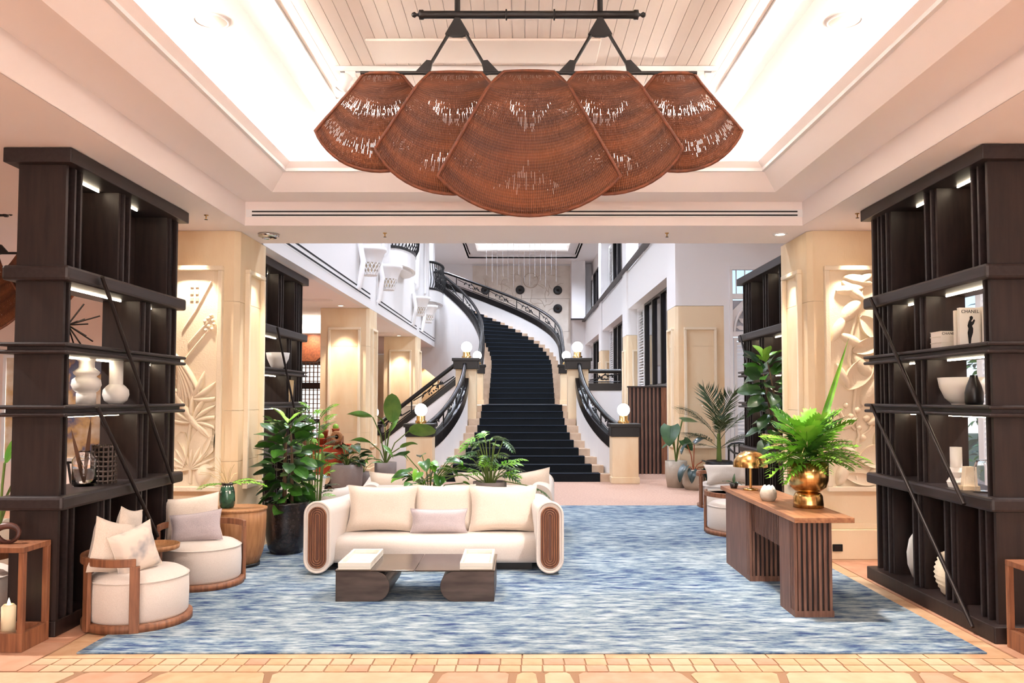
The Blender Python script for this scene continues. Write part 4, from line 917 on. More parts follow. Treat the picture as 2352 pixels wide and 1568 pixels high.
# ------------------------------------------------------------------ sofas
def stadium(w, h, n=16, cx=0, z0=0):
    r = w/2; p = []
    for k in range(n+1): a_ = PI*k/n; p.append((cx + r*math.cos(a_), z0 + h - r + r*math.sin(a_)))
    for k in range(n+1): a_ = PI + PI*k/n; p.append((cx + r*math.cos(a_), z0 + r + r*math.sin(a_)))
    return p
def sofa(name, lab, loc, rz, W=2.37, dep=1.0):
    """front faces local -y; origin at the centre of the front edge of the arms"""
    o = thing(name, lab, 'sofa', loc, rz, 'cream sofas with round arms')
    aw, ah = .245, .655
    for s in (-1, 1):
        cx = s*(W/2 - aw/2)
        # arm: stadium front that widens and rolls inwards towards the back
        prof = lambda v, cx=cx, s=s: [(x + (-s)*.10*v*max(0, (z-.33)/.33)*1.0 + (0), z - .045*math.sin(PI*v/2)*max(0, (z-.33)/.33)) for x, z in stadium(aw, ah, 14, cx, .015)]
        m = MB(); rings = []
        for j in range(9):
            v = j/8; ins = .0 if j else .03
            rings.append([((x-cx)*(1-ins*2) + cx, dep*v - (.0 if j else 0) + (0 if j else -.0), (z-.34)*(1-ins) + .34) for x, z in prof(v)])
        n = len(rings[0]); vs = [p for rg in rings for p in rg]; fs = [(i*n+k, i*n+(k+1) % n, (i+1)*n+(k+1) % n, (i+1)*n+k) for i in range(8) for k in range(n)]
        m.add(vs, fs, True); m.add(rings[0], [tuple(range(n))]); m.add(rings[-1], [tuple(range(n))[::-1]])
        arm = obj('arm', m, M['cream'], o)
        obj('arm_edge', MB().tube([(p[0], -.002, p[2]) for p in rings[0]], .012, 6, closed=True), M['cream'], arm)
        pn = obj('timber_inlay', MB().prism(stadium(.168, .56, 14, cx, .06), -.004, .006, 'y'), M['walnut_dark'], arm)
        for k in range(4):
            w_ = .158 - .040*k; rib = MB().tube([(x, -.007, z) for x, z in stadium(w_, .56-(.168-w_), 12, cx, .06 + (.168-w_)/2)], .0065, 6, closed=True)
            obj('inlay_ridge', rib, M['walnut'], pn)
    iw = W/2 - aw + .01
    def rprof(y0, y1, z0, z1, r):
        p = []
        for (cy, cz, a0) in ((y1-r, z1-r, 0), (y0+r, z1-r, PI/2), (y0+r*.5, z0+r*.5, PI), (y1-r*.5, z0+r*.5, 1.5*PI)):
            q = r if cz > (z0+z1)/2 else r*.5
            for k in range(7): a_ = a0 + PI/2*k/6; p.append((cy + q*math.cos(a_), cz + q*math.sin(a_)))
        return p
    obj('seat', MB().prism(rprof(.17, .95, .07, .30, .10), -iw, iw, 'x', True), M['cream'], o)
    obj('back', MB().prism(rprof(.70, 1.02, .07, .60, .12), -iw, iw, 'x', True), M['cream'], o)
    obj('plinth', MB().box(-iw+.05, iw-.05, .26, .92, 0, .08), M['blackwood'], o)
    return o
s1 = sofa('sofa', 'cream boucle sofa with round timber-inlaid arms facing the coffee table', (-.825, 7.5, .012), 0)
sofa('sofa', 'cream sofa seen from behind, back to back beyond the plants', (-.79, 10.38, .012), PI, W=2.36)
pl = 'scatter cushions on the front sofa'
pillow('cushion', 'large cream cushion at the left end of the front sofa', (-1.40, 8.12, .535), .66, .43, .2, (-.20, 0, .0), 'cushion', pl, 2)
pillow('cushion', 'large cream cushion at the right end of the front sofa', (-.205, 8.12, .535), .64, .43, .2, (-.20, 0, .0), 'cushion', pl, 3)
pillow('cushion', 'cream cushion in the middle of the front sofa behind the grey one', (-.80, 8.20, .53), .60, .44, .17, (-.20, 0, .0), 'cushion', pl, 4)
pillow('lumbar_cushion', 'small lilac grey lumbar cushion in the middle of the front sofa', (-.83, 8.01, .425), .53, .225, .15, (-.15, 0, .0), 'grey_linen', pl, 5)
pg = 'cushions on the sofa seen from behind'
pillow('cushion', 'cream cushion at the left end of the sofa beyond the plants', (-1.5, 9.73, .53), .62, .42, .18, (.2, .02, 0), 'cushion', pg, 6)
pillow('cushion', 'cream cushion with a raised corner in the middle of the sofa beyond the plants', (-.50, 9.73, .55), .60, .42, .18, (.2, -.06, 0), 'cushion', pg, 7)
pillow('cushion', 'cream cushion at the right end of the sofa beyond the plants', (0.02, 9.78, .54), .62, .42, .18, (.2, -.14, 0), 'cushion', pg, 8)

# ------------------------------------------------------------------ coffee table and marble trays
ct = thing('coffee_table', 'low bronze coffee table with two rounded block legs in front of the sofa', 'table', (-.87, 6.53, .012))
def dleg(x0, x1, flat):
    r = .115; h = .237; p = []
    if flat == 'l':
        p = [(x0, 0), (x1-r, 0)] + [(x1-r + r*math.cos(a_), h/2 + h/2*math.sin(a_)) for a_ in [-PI/2 + PI*k/16 for k in range(1, 16)]] + [(x1-r, h), (x0, h)]
    else:
        p = [(x1, 0), (x1, h), (x0+r, h)] + [(x0+r + r*math.cos(a_), h/2 + h/2*math.sin(a_)) for a_ in [PI/2 + PI*k/16 for k in range(1, 16)]] + [(x0+r, 0)]
    return p
obj('leg', MB().prism(dleg(-.63, -.20, 'l'), 0, .66, 'y'), M['bronze'], ct, bevel=.004)
obj('leg', MB().prism(dleg(.20, .63, 'r'), 0, .66, 'y'), M['bronze'], ct, bevel=.004)
obj('top_panel', MB().box(-.635, -.004, -.005, .68, .237, .247), M['bronze_top'], ct, bevel=.002); obj('top_panel', MB().box(.0, .635, -.005, .68, .237, .247), M['bronze_top'], ct, bevel=.002)
def tray(x, lab):
    t = thing('marble_tray', lab, 'tray', (x, 6.545, .2595), group='white marble trays')
    obj('base', MB().box(-.13, .13, 0, .60, 0, .02), M['marble'], t, bevel=.003)
    for b_ in ((-.13,.13,0,.02), (-.13,.13,.58,.60), (-.13,-.11,.02,.58), (.11,.13,.02,.58)): obj('rim', MB().box(*b_, .02, .056), M['marble'], t, bevel=.003)
    return t
tray(-1.355, 'white marble tray at the left end of the coffee table'); tray(-.385, 'white marble tray at the right end of the coffee table')

# ------------------------------------------------------------------ round lounge chairs
def round_chair(lab, loc, a0, a1, posts, rr=.405, rail=.50, group='round cream lounge chairs'):
    """drum seat on a walnut ring, with a bent rail between angles a0 and a1 carried by upright posts"""
    o = thing('lounge_chair', lab, 'chair', loc, group=group)
    obj('base_ring', MB().lathe([(rr-.1,0),(rr,0),(rr,.05),(rr-.1,.05)], n=40), M['walnut'], o)
    c = rr-.03
    obj('seat', MB().lathe([(.001,.05),(c-.015,.05),(c,.07),(c+.004,.2),(c,.31),(c-.02,.345),(c-.06,.368),(c-.15,.378),(.001,.38)], n=44), M['cream'], o)
    obj('seat_seam', MB().lathe([(c-.004,.322),(c+.006,.328),(c-.004,.334)], n=44), M['cream'], o)
    m = MB(); N = 26; ri, ro = rr-.018, rr+.012
    vs = []
    for k in range(N+1):
        a_ = a0 + (a1-a0)*k/N
        for r_, z in ((ri, rail-.055), (ro, rail-.055), (ro, rail), (ri, rail)): vs.append((r_*math.cos(a_), r_*math.sin(a_), z))
    fs = [(k*4+q, k*4+(q+1) % 4, (k+1)*4+(q+1) % 4, (k+1)*4+q) for k in range(N) for q in range(4)] + [(0,3,2,1), (N*4, N*4+1, N*4+2, N*4+3)]
    obj('back_rail', m.add(vs, fs), M['walnut'], o, bevel=.006)
    for a_ in posts:
        p = obj('post', MB().box(ri, ro, -.032, .032, .0, rail-.05), M['walnut'], o, bevel=.004); p.rotation_euler = (0, 0, a_)
    return o
D = math.radians
round_chair('round cream lounge chair nearest the camera, at the left front corner of the carpet', (-2.815, 6.0, .012), D(110), D(292), (D(180), D(233), D(291)), rr=.37, rail=.505)
round_chair('round cream lounge chair behind the nearest one, before the drum table', (-2.815, 7.18, .012), D(25), D(208), (D(30), D(120), D(206)), rr=.355, rail=.52)
g = 'cushions on the left lounge chairs'
pillow('cushion', 'pale cream cushion leaning on the rail of the nearest lounge chair', (-2.95, 5.86, .56), .33, .36, .15, (-.1, .3, 1.2), 'cushion', g, 11)
pillow('cushion', 'cream cushion marbled with grey on the nearest lounge chair', (-2.80, 5.90, .53), .32, .32, .14, (-.1, -.25, 1.0), 'marbled', g, 12)
pillow('cushion', 'white cushion showing one pointed corner behind the others on the nearest lounge chair', (-2.97, 6.12, .59), .34, .40, .10, (.1, .2, 1.6), 'cushion', g, 13)
pillow('cushion', 'large cream cushion at the back of the second lounge chair', (-2.98, 7.36, .55), .46, .38, .16, (-.25, -.12, .25), 'cushion', g, 14)
pillow('cushion', 'lilac grey oblong cushion at the front of the second lounge chair', (-2.86, 7.15, .50), .42, .25, .14, (-.3, -.12, .12), 'grey_linen', g, 15)
# little tray-top side table between the chairs
o = thing('side_table', 'small round walnut tray-top table between the two left lounge chairs', 'table', (-2.98, 6.62, 0.0))
o.location.z = .012
obj('tray_top', MB().lathe([(.001,.395),(.19,.395),(.20,.40),(.205,.435),(.195,.435),(.19,.41),(.001,.408)], n=32), M['oak'], o); obj('stem', MB().box(-.07,.07,-.02,.02,.012,.40), M['walnut'], o); obj('foot', MB().lathe([(.001,0),(.14,0),(.14,.015),(.001,.015)], n=28), M['walnut'], o)
o.location = (-3.0, 6.63, .012)
# drum table, green vase
o = thing('drum_table', 'barrel-shaped oak side table carrying the green vase', 'table', (-2.76, 7.95, .012))
obj('body', MB().lathe([(.001,.03),(.19,.03),(.225,.12),(.245,.24),(.254,.40),(.255,.53),(.24,.53)], n=40), M['oak'], o); obj('top_disc', MB().lathe([(.001,.525),(.248,.525),(.262,.535),(.262,.552),(.25,.556),(.001,.556)], n=40), M['oak'], o); obj('plinth', MB().lathe([(.001,0),(.2,0),(.2,.03),(.001,.03)], n=32), M['blackwood'], o)
gz = mat('green_glaze', srgb(58,112,84), .18, col2=srgb(30,62,52), scale=14, coat=.5)
gv = lathe_thing('glazed_vase', 'dark green glazed vase with pale drips on the drum table', 'vase', (-2.86, 7.90, .568), [('body', [(.001,0),(.055,0),(.068,.02),(.074,.08),(.07,.15),(.06,.195),(.05,.215),(.05,.22)], gz), ('rim', [(.05,.218),(.056,.225),(.056,.24),(.045,.24),(.045,.20)], 'pot_dark')])
m = MB()
for k in range(14):
    a_ = 2*PI*k/14; l = .04 + .035*((k*7) % 5)/4; m.grid(lambda u, v: ((.0505+.022*v*(l/.075)+.001)*math.cos(a_+.2*(u-.5)), (.0505+.022*v*(l/.075)+.001)*math.sin(a_+.2*(u-.5)), .217-l*v), 2, 4)
q = obj('drip_glaze', m, M['ceramic'], gv)
# large planter
lathe_thing('planter', 'tall dark glazed planter holding the big fiddle-leaf fig on the left', 'planter', (-2.49, 8.62, .012), [('pot', [(.001,0),(.16,0),(.19,.06),(.215,.2),(.225,.36),(.222,.50),(.228,.51),(.228,.53),(.205,.53),(.20,.46),(.001,.46)], 'pot_dark'), ('soil', [(.001,.462),(.20,.462),(.001,.475)], 'soil')])
# candle lantern with a carved ring on top, and the candle
def lantern(x0, x1, y0, y1, lab, h=.70):
    o = thing('lantern', lab, 'lantern', ((x0+x1)/2, (y0+y1)/2, 0), group='walnut candle lanterns'); a_, b_ = (x1-x0)/2, (y1-y0)/2; t = .036
    for b4 in ((-a_,a_,-b_,-b_+t), (-a_,a_,b_-t,b_), (-a_,-a_+t,-b_+t,b_-t), (a_-t,a_,-b_+t,b_-t)): obj('base_board', MB().box(*b4, 0, .12), M['walnut'], o, bevel=.003)
    obj('floor_board', MB().box(-a_+t, a_-t, -b_+t, b_-t, .0, .07), M['walnut'], o)
    for sx_ in (-1, 1):
        for sy_ in (-1, 1): obj('post', MB().box(sx_*a_, sx_*(a_-t), sy_*b_, sy_*(b_-t), .12, h), M['walnut'], o, bevel=.003)
    obj('top', MB().box(-a_, a_, -b_, b_, h, h+.035), M['walnut'], o, bevel=.003)
    return o
lantern(-3.60, -3.215, 5.27, 5.57, 'walnut candle lantern left of the nearest lounge chair, carved ring on top', .63)
cd = lathe_thing('candle', 'thick cream pillar candle burning inside the left lantern', 'candle', (-3.385, 5.40, .07), [('wax', [(.001,0),(.043,0),(.043,.19),(.03,.205),(.001,.195)], 'wax')]); obj('flame', MB().lathe([(.001,.195),(.010,.21),(.001,.245)], n=10), M['flame'], cd)
rg = thing('carved_ring', 'dark carved wooden ring sculpture on top of the left lantern', 'sculpture', (-3.42, 5.42, .665)); q = obj('ring', MB().tube([(.075*math.cos(2*PI*k/20), .01*math.sin(4*PI*k/20), .062+.055*math.sin(2*PI*k/20)) for k in range(20)], [.013+.010*(1+math.sin(2*PI*k/20-.6))*.5 for k in range(20)], 8, closed=True), mat('carved_dark_wood', srgb(84,48,38), .4, col2=srgb(56,32,28), scale=12), rg)
lantern(3.15, 3.46, 5.10, 5.40, 'walnut candle lantern at the right edge in front of the right bookcase', .53)

# ------------------------------------------------------------------ console table
ctb = thing('console_table', 'long walnut console table with slatted block legs carrying the brass urn', 'table', (2.14, 6.05, .012))
obj('top', MB().box(-.17, .27, -.06, 2.15, .70, .738), M['walnut_h'], ctb, bevel=.003)
def slat_block(y0, y1, slats_front):
    x0, x1, ch = -.15, .14, .0
    obj('leg', MB().box(x0+.02, x1-.02, y0+.02, y1, .0, .70), M['darkwood'], ctb)
    obj('leg_foot', MB().box(x0, x1, y0, y1, 0, .045), M['console'], ctb)
    obj('side_board', MB().box(x0, x0+.022, y0+.09, y1, .045, .70), M['console'], ctb); obj('side_board', MB().box(x1-.022, x1, y0+.03, y1, .045, .70), M['console'], ctb)
    for k in range(7): obj('slat', MB().box(x0+.028+.0385*k, x0+.028+.0385*k+.02, y0, y0+.022, .045, .70), M['console'], ctb)
    for k in range(3): obj('slat', MB().box(x0, x0+.022, y0+.002+.03*k, y0+.02+.03*k, .045, .70), M['console'], ctb)
slat_block(.02, .36, True); slat_block(1.20, 2.02, True)
obj('stretcher', MB().box(-.10, .10, .36, 1.22, .44, .70), M['darkwood'], ctb)
for k in range(20): obj('slat', MB().box(-.115, -.10, .375+.042*k, .375+.042*k+.024, .44, .70), M['console'], ctb)
ZC = .7505
def on(x, y): return (x, y, ZC)
ur = lathe_thing('brass_urn', 'large brass urn on the console table holding bright green fronds', 'urn', on(2.28, 6.58), [('foot', [(.001,0),(.118,0),(.118,.03),(.112,.09),(.098,.118),(.06,.125)], 'brass'), ('bowl', [(.06,.122),(.10,.13),(.142,.165),(.158,.22),(.160,.36),(.152,.36),(.15,.22),(.10,.16),(.001,.15)], 'brass')])
obj('soil', MB().lathe([(.001,.32),(.152,.32)], n=24), M['soil'], ur)
o = lathe_thing('succulent_pot', 'small mottled grey-green pot with pale succulents on the console table', 'pot', on(2.08, 6.98), [('pot', [(.001,0),(.05,0),(.068,.03),(.07,.07),(.06,.10),(.052,.10),(.05,.03),(.001,.02)], 'pot_pale')])
for k in range(7): a_ = 2*PI*k/6; obj('rosette', MB().lathe([(.001,.125),(.018,.105),(.026,.085)], c=((.036*math.cos(a_) if k < 6 else 0), (.036*math.sin(a_) if k < 6 else 0), .01), n=8, smooth=False), M['ceramic'], o)
lp = lathe_thing('table_lamp', 'brass mushroom table lamp with dome shade on the far end of the console', 'lamp', on(2.16, 7.80), [('base', [(.001,0),(.07,0),(.07,.015),(.012,.022)], 'brass'), ('stem', [(.012,.02),(.012,.25)], 'brass'), ('shade', [(.16,.22),(.158,.26),(.14,.31),(.10,.35),(.05,.37),(.001,.375),(.001,.368),(.05,.362),(.095,.343),(.134,.304),(.152,.258),(.154,.22)], 'brass')])
# drum ottoman table and right-hand chairs
o = thing('tub_table', 'pale drum table with sunken dark glass top near the right lounge chairs', 'table', (2.78, 10.90, .012))
obj('shell', MB().lathe([(.001,0),(.36,0),(.37,.01),(.37,.36),(.36,.37),(.335,.37),(.335,.33)], n=40), M['cushion'], o); obj('glass_top', MB().lathe([(.001,.345),(.336,.345)], n=40), M['bronze_top'], o)
g2 = 'round cream lounge chairs on the right'
round_chair('round cream lounge chair beside the console table on the right', (2.60, 9.86, .012), D(150), D(330), (D(160), D(250), D(300)), rail=.50, group=g2)
round_chair('round cream lounge chair beyond the pale drum table on the right', (3.02, 12.25, 0), D(20), D(200), (D(25), D(110), D(198)), rail=.52, group=g2)
pillow('cushion', 'large cream cushion on the lounge chair beyond the pale drum table', (3.02, 12.1, .50), .62, .30, .2, (-.5, 0, .05), 'cushion', None, 21)
# cream tub chair behind the front sofa on the left
o = thing('tub_chair', 'cream upholstered tub chair behind the front sofa on the left', 'chair', (-2.57, 10.15, .012))
obj('seat', MB().lathe([(.001,.06),(.34,.06),(.36,.09),(.36,.30),(.33,.36),(.001,.37)], n=36), M['cream'], o)
m = MB(); N = 24; vs = []
for k in range(N+1):
    a_ = D(-200) + D(220)*k/N
    for q in range(10): t = 2*PI*q/10; r_ = .40 + .07*math.cos(t); vs.append((r_*math.cos(a_), r_*math.sin(a_), .33 + .20*math.sin(t)))
fs = [(k*10+q, k*10+(q+1) % 10, (k+1)*10+(q+1) % 10, (k+1)*10+q) for k in range(N) for q in range(10)]
m.add(vs, fs, True); m.add(vs[:10], [tuple(range(10))[::-1]]); m.add(vs[-10:], [tuple(range(10))])
obj('back', m, M['cream'], o); obj('base', MB().lathe([(.001,0),(.33,0),(.33,.06),(.001,.06)], n=32), M['blackwood'], o)
pillow('cushion', 'small white cushion standing in the cream tub chair', (-2.66, 10.27, .52), .34, .30, .12, (-.25, .1, .3), 'cushion', None, 22)
# lounge chair partly seen in the left lounge
round_chair('round cream lounge chair cut off by the left edge, behind the lantern', (-4.15, 6.0, 0), D(-60), D(120), (D(-55), D(20), D(118)), rail=.52, group='round cream lounge chairs')
pillow('cushion', 'grey cushion on the lounge chair at the left edge', (-4.05, 5.85, .5), .40, .34, .14, (-.2, 0, .6), 'grey_linen', None, 23)
# dark timber armchair by the arched window
def armchair(lab, loc, rz):
    o = thing('armchair', lab, 'chair', loc, rz, 'dark slender armchairs by the window'); W = M['steel']
    for x, y, h in ((-.26,-.24,.64),(.26,-.24,.64),(-.24,.24,.78),(.24,.24,.78)): obj('leg', MB().tube([(x,y,0),(x*.96,y,h)], .018, 8), M['blackwood'], o)
    obj('seat', MB().box(-.26,.26,-.26,.26,.40,.45), M['blackwood'], o, bevel=.02)
    obj('top_rail', MB().tube([(-.26,.20,.76),(-.15,.27,.80),(0,.29,.81),(.15,.27,.80),(.26,.20,.76)], .02, 8), M['blackwood'], o)
    for s in (-1, 1): obj('arm', MB().tube([(s*.26,-.26,.64),(s*.28,0,.66),(s*.26,.22,.74)], .018, 8), M['blackwood'], o)
    for x in (-.1, 0, .1): obj('back_slat', MB().box(x-.014,x+.014,.255,.27,.45,.80), M['blackwood'], o)
    return o
armchair('dark slender armchair in front of the arched window', (4.02, 14.6, 0), .3); armchair('dark slender armchair farther along the arched window, beyond the first', (4.75, 14.7, 0), -.3)
# picture seen through the left bookcase
o = thing('painting', 'abstract painting leaning in the left lounge, seen through the left bookcase', 'painting', (-6.1, 10.6, .85)); pm = mat('abstract_paint', srgb(236,226,210), .6, col2=srgb(120,130,150), scale=2.2, detail=6)
r_ = pm.node_tree.nodes['Color Ramp'].color_ramp if 'Color Ramp' in pm.node_tree.nodes else [n for n in pm.node_tree.nodes if n.type == 'VALTORGB'][0].color_ramp
q = r_.elements.new(.52); q.color = srgb(200,160,110); q = r_.elements.new(.58); q.color = srgb(90,96,130)
obj('canvas', MB().box(-.62,.62,-.012,.012,0,1.3), pm, o); fm = MB(); frame_rect(fm, -.66,.66,-.04,1.34,.04,-.025,.025,'y'); obj('frame', fm, M['white'], o)
obj('easel_leg', MB().tube([(-.4,.02,-.85),(-.1,.06,1.0)], .02, 6), M['blackwood'], o); obj('easel_leg', MB().tube([(.4,.02,-.85),(.1,.06,1.0)], .02, 6), M['blackwood'], o); obj('easel_leg', MB().tube([(0,.6,-.85),(0,.06,.9)], .02, 6), M['blackwood'], o); obj('easel_bar', MB().box(-.45,.45,-.03,.03,-.07,-.04), M['blackwood'], o)
# socket in the plinth
so = thing('floor_socket', 'small black socket plate in the plinth of the right sandstone column', 'socket', (3.16, 8.268, .12)); obj('plate', MB().box(-.05,.05,-.008,.0065,-.035,.035), M['black'], so, bevel=.003); obj('rocker', MB().box(-.03,.03,-.012,-.008,-.02,.02), M['steel'], so)
# second carpet in the left lounge
cp2 = MB(); cp2.box(-8.5, -4.9, 6.6, 10.4, 0, .012); tag(obj('carpet', cp2, cm, bevel=.004), 'blue carpet in the left lounge behind the left bookcase', 'carpet')
# ------------------------------------------------------------------ leaves
def leaf_mesh(name, m, L, W, shape='oval', droop=.3, fold=.18, wave=.03, nu=10, seed=0, petiole=0.0):
    """leaf from the origin along +x, upper face +z"""
    rr = random.Random(seed); ph = rr.uniform(0, 6)
    prof = {'oval': lambda t: math.sin(PI*t**.85)**.8, 'fiddle': lambda t: (math.sin(PI*t**.62))**.75*(1 - .28*math.exp(-((t-.36)/.13)**2))*(.62+.5*t) if 0 < t < 1 else 0,
            'paddle': lambda t: (math.sin(PI*t)**.5)*(1-.12*t), 'heart': lambda t: (1-t)**.75*(t+.02)**.22*1.5 if t < 1 else 0, 'lance': lambda t: math.sin(PI*t**.7)**1.1}[shape]
    mb = MB(); vs = []; rows = []
    cols = (-1, -.5, 0, .5, 1)
    for i in range(nu+1):
        t = i/nu; x = L*(t + petiole) ; a_ = droop*t
        w = max(prof(t), 0.002)*W/2
        for c in cols:
            z = -droop*L*t*t*.6 + abs(c)*w*fold*2 + wave*L*math.sin(8*t+ph+c)*abs(c)
            back = -.12*L*abs(c)**2*math.exp(-t*9) if shape == 'heart' else 0
            vs.append((L*(petiole + t*(1-.18*droop*t)) + back, c*w, z))
    n = len(cols); fs = [(i*n+k, (i+1)*n+k, (i+1)*n+k+1, i*n+k+1) for i in range(nu) for k in range(n-1)]
    mb.add(vs, fs, True)
    # raised midrib
    mb.tube([(vs[i*n+2][0], 0, vs[i*n+2][2]+.001) for i in range(nu+1)], [max(.0015, .012*L*(1-i/nu)) for i in range(nu+1)], 4)
    return mb.mesh(name, m)
def frond_mesh(name, m, L, n, ll, lw, droop=.6, ang=50, taper=1.0, base=.15, vfold=.3, stem=.006, seed=0, lump=False):
    """pinnate frond: arched rachis with n pairs of leaflets"""
    rr = random.Random(seed); mb = MB()
    rach = lambda t: (L*t*(1-.25*droop*t), 0, L*(.12*t - droop*.55*t*t))
    mb.tube([rach(k/10) for k in range(11)], [stem*(1-.75*k/10) for k in range(11)], 4)
    for k in range(n):
        t = base + (1-base)*(k+.5)/n; p = rach(t); sc = (math.sin(PI*(.18+.74*(t-base)/(1-base)))**.7)*taper if not lump else (.55+.45*math.sin(PI*min(1, .2+.8*t)))
        for s in (-1, 1):
            a_ = math.radians(ang*(1-.45*t) + rr.uniform(-5, 5)); l = ll*sc*rr.uniform(.88, 1.08)
            d = Vector((math.cos(a_), s*math.sin(a_), vfold*.5)).normalized(); q = Vector((-math.sin(a_), s*math.cos(a_), 0))*lw/2*(1 if lump else sc**.3)
            b0 = Vector(p); mid = b0 + d*l*.5 + Vector((0, 0, .0)); tip = b0 + d*l + Vector((0, 0, -l*(vfold*.5+.22)))
            mb.add([b0-q*.35, mid-q, tip, mid+q, b0+q*.35], [(0,1,3,4), (1,2,3)], True)
    t0 = Vector(rach(1)); mb.add([t0-Vector((0,lw/2,0)), t0+Vector((ll*.5,0,-ll*.1)), t0+Vector((0,lw/2,0))], [(0,1,2)])
    return mb.mesh(name, m)
def place(me, name, parent, base, d, roll=0.0, sc=1.0):
    """puts a leaf so that its +x runs along d, upper face towards the sky, rolled about its axis"""
    x = Vector(d).normalized(); up = Vector((0,0,1))
    y = up.cross(x)
    if y.length < .05: y = Vector((0,1,0)).cross(x)
    y.normalize(); z = x.cross(y); mtx = Matrix((x, y, z)).transposed().to_4x4()
    o = bpy.data.objects.new(name, me); COL.objects.link(o); o.parent = parent
    mtx = Matrix.Translation(Vector(base)) @ mtx @ Matrix.Rotation(roll, 4, 'X') @ Matrix.Scale(sc, 4)
    o.matrix_local = mtx; return o
def dirv(az, el): return Vector((math.cos(az)*math.cos(el), math.sin(az)*math.cos(el), math.sin(el)))

# fiddle-leaf meshes
FIG = [leaf_mesh('leaf', M['fig'], .27, .215, 'fiddle', .35, .12, .02, seed=k) for k in range(3)] + [leaf_mesh('leaf', M['deep'], .29, .23, 'fiddle', .45, .1, .02, seed=k+5) for k in range(2)]
FIGL = [leaf_mesh('leaf', M['fig_light'], .30, .15, 'fiddle', .25, .22, .02, seed=k+9) for k in range(2)]
def fig_tree(name, lab, loc, z0, z1, n, spread, n_light, lean=(0,0), big=1.0, top=None, trunk=.02, group=None):
    o = thing(name, lab, 'plant', loc, 0, group)
    nt_ = 3
    for k in range(nt_):
        a_ = 2*PI*k/nt_ + .4; obj('stem', MB().tube([(.05*math.cos(a_), .05*math.sin(a_), 0), (.05*math.cos(a_)+lean[0]*.5, .05*math.sin(a_)+lean[1]*.5, z1*.5), (lean[0]+.03*math.cos(a_), lean[1]+.03*math.sin(a_), z1*(.98-.08*k))], [trunk, trunk*.8, trunk*.4], 7), M['bark'], o)
    for k in range(n):
        t = (k+.5)/n; z = z0 + (z1-z0)*t; az = k*2.399 + R.uniform(-.3, .3); el = -.55 + 1.1*t + R.uniform(-.4, .5)
        r0 = spread*(.25+.55*math.sin(PI*(.1+.75*t)))*R.uniform(.3, 1)
        b = Vector((lean[0]*z/z1 + r0*math.cos(az), lean[1]*z/z1 + r0*math.sin(az), z))
        place(FIG[R.randrange(5)], 'leaf', o, b, dirv(az, el), R.uniform(-.9, .9), big*R.uniform(.8, 1.1))
    for k in range(n_light):
        az = (k*2*PI/n_light if top is None else top[k][0]); el = .75 if top is None else top[k][1]; b = (lean[0], lean[1], z1 - .03*(k % 2))
        place(FIGL[k % 2], 'leaf', o, b, dirv(az, el), R.uniform(-.3, .3), (.9 if top is None else top[k][2]))
    return o
fig_tree('fiddle_leaf_fig', 'tall bushy fiddle-leaf fig in the dark planter left of the front sofa', (-2.49, 8.62, .46), .04, .90, 84, .23, 3, big=.92, top=((2.6, .75, 1.0), (3.05, .35, .95), (.6, .75, .8)))
# under-planting of thin leaves in the same planter
THIN = [frond_mesh('frond', M['palm'], .42, 9, .16, .012, .9, 40, seed=3), frond_mesh('frond', M['deep'], .36, 8, .18, .014, .8, 45, seed=4)]
o = thing('potted_palm', 'fine-leaved palm with slim fans behind the fiddle-leaf fig on the left', 'plant', (-2.38, 9.35, 0)); obj('pot', MB().lathe([(.001,0),(.14,0),(.17,.30),(.155,.30),(.001,.27)], n=24), M['pot_grey'], o)
for k in range(7): a_ = 2*PI*k/7; obj('cane', MB().tube([(.05*math.cos(a_), .05*math.sin(a_), .27), (.10*math.cos(a_), .10*math.sin(a_), 1.0+.06*k)], .009, 6), M['stem'], o)
RH = [frond_mesh('frond', M['bright'], .34, 8, .20, .026, .5, 60, lump=True, seed=k) for k in range(2)] + [frond_mesh('frond', M['palm'], .34, 8, .20, .026, .6, 60, lump=True, seed=6)]
for k in range(44): az = k*2.399; z = .42 + 1.12*(k/44); place(RH[k % 3], 'frond', o, (.09*math.cos(az), .09*math.sin(az), z*.98), dirv(az, .25+.6*(k/44)+R.uniform(-.2,.2)), R.uniform(-.4,.4), R.uniform(.45,.65))
# green vase foliage: one broad cut leaf each side and dry straw
m_ = [frond_mesh('frond', M['bright'], .34, 8, .10, .040, .7, 62, lump=True, vfold=.1, seed=8)]
o = thing('leaf_arrangement', 'broad cut green leaves and dry straw standing in the green vase', 'plant', (-2.86, 7.90, .80)); 
for az, el, s_ in ((3.0, .15, .95), (.15, .25, 1.15), (.5, .45, .8)): place(m_[0], 'frond', o, (0,0,-.02), dirv(az, el), 0, s_)
obj('stem', MB().tube([(0,0,-.2),(0,0,.0)], .01, 6), M['stem'], o)
for k in range(16): az = R.uniform(2.2, 4.0) if k % 3 else R.uniform(0, 6); el = R.uniform(.3, 1.3); d = dirv(az, el)*R.uniform(.16,.3); obj('straw', MB().tube([(0,0,-.02), tuple(d*.6+Vector((0,0,.03))), tuple(d)], .0022, 4), M['straw'], o)
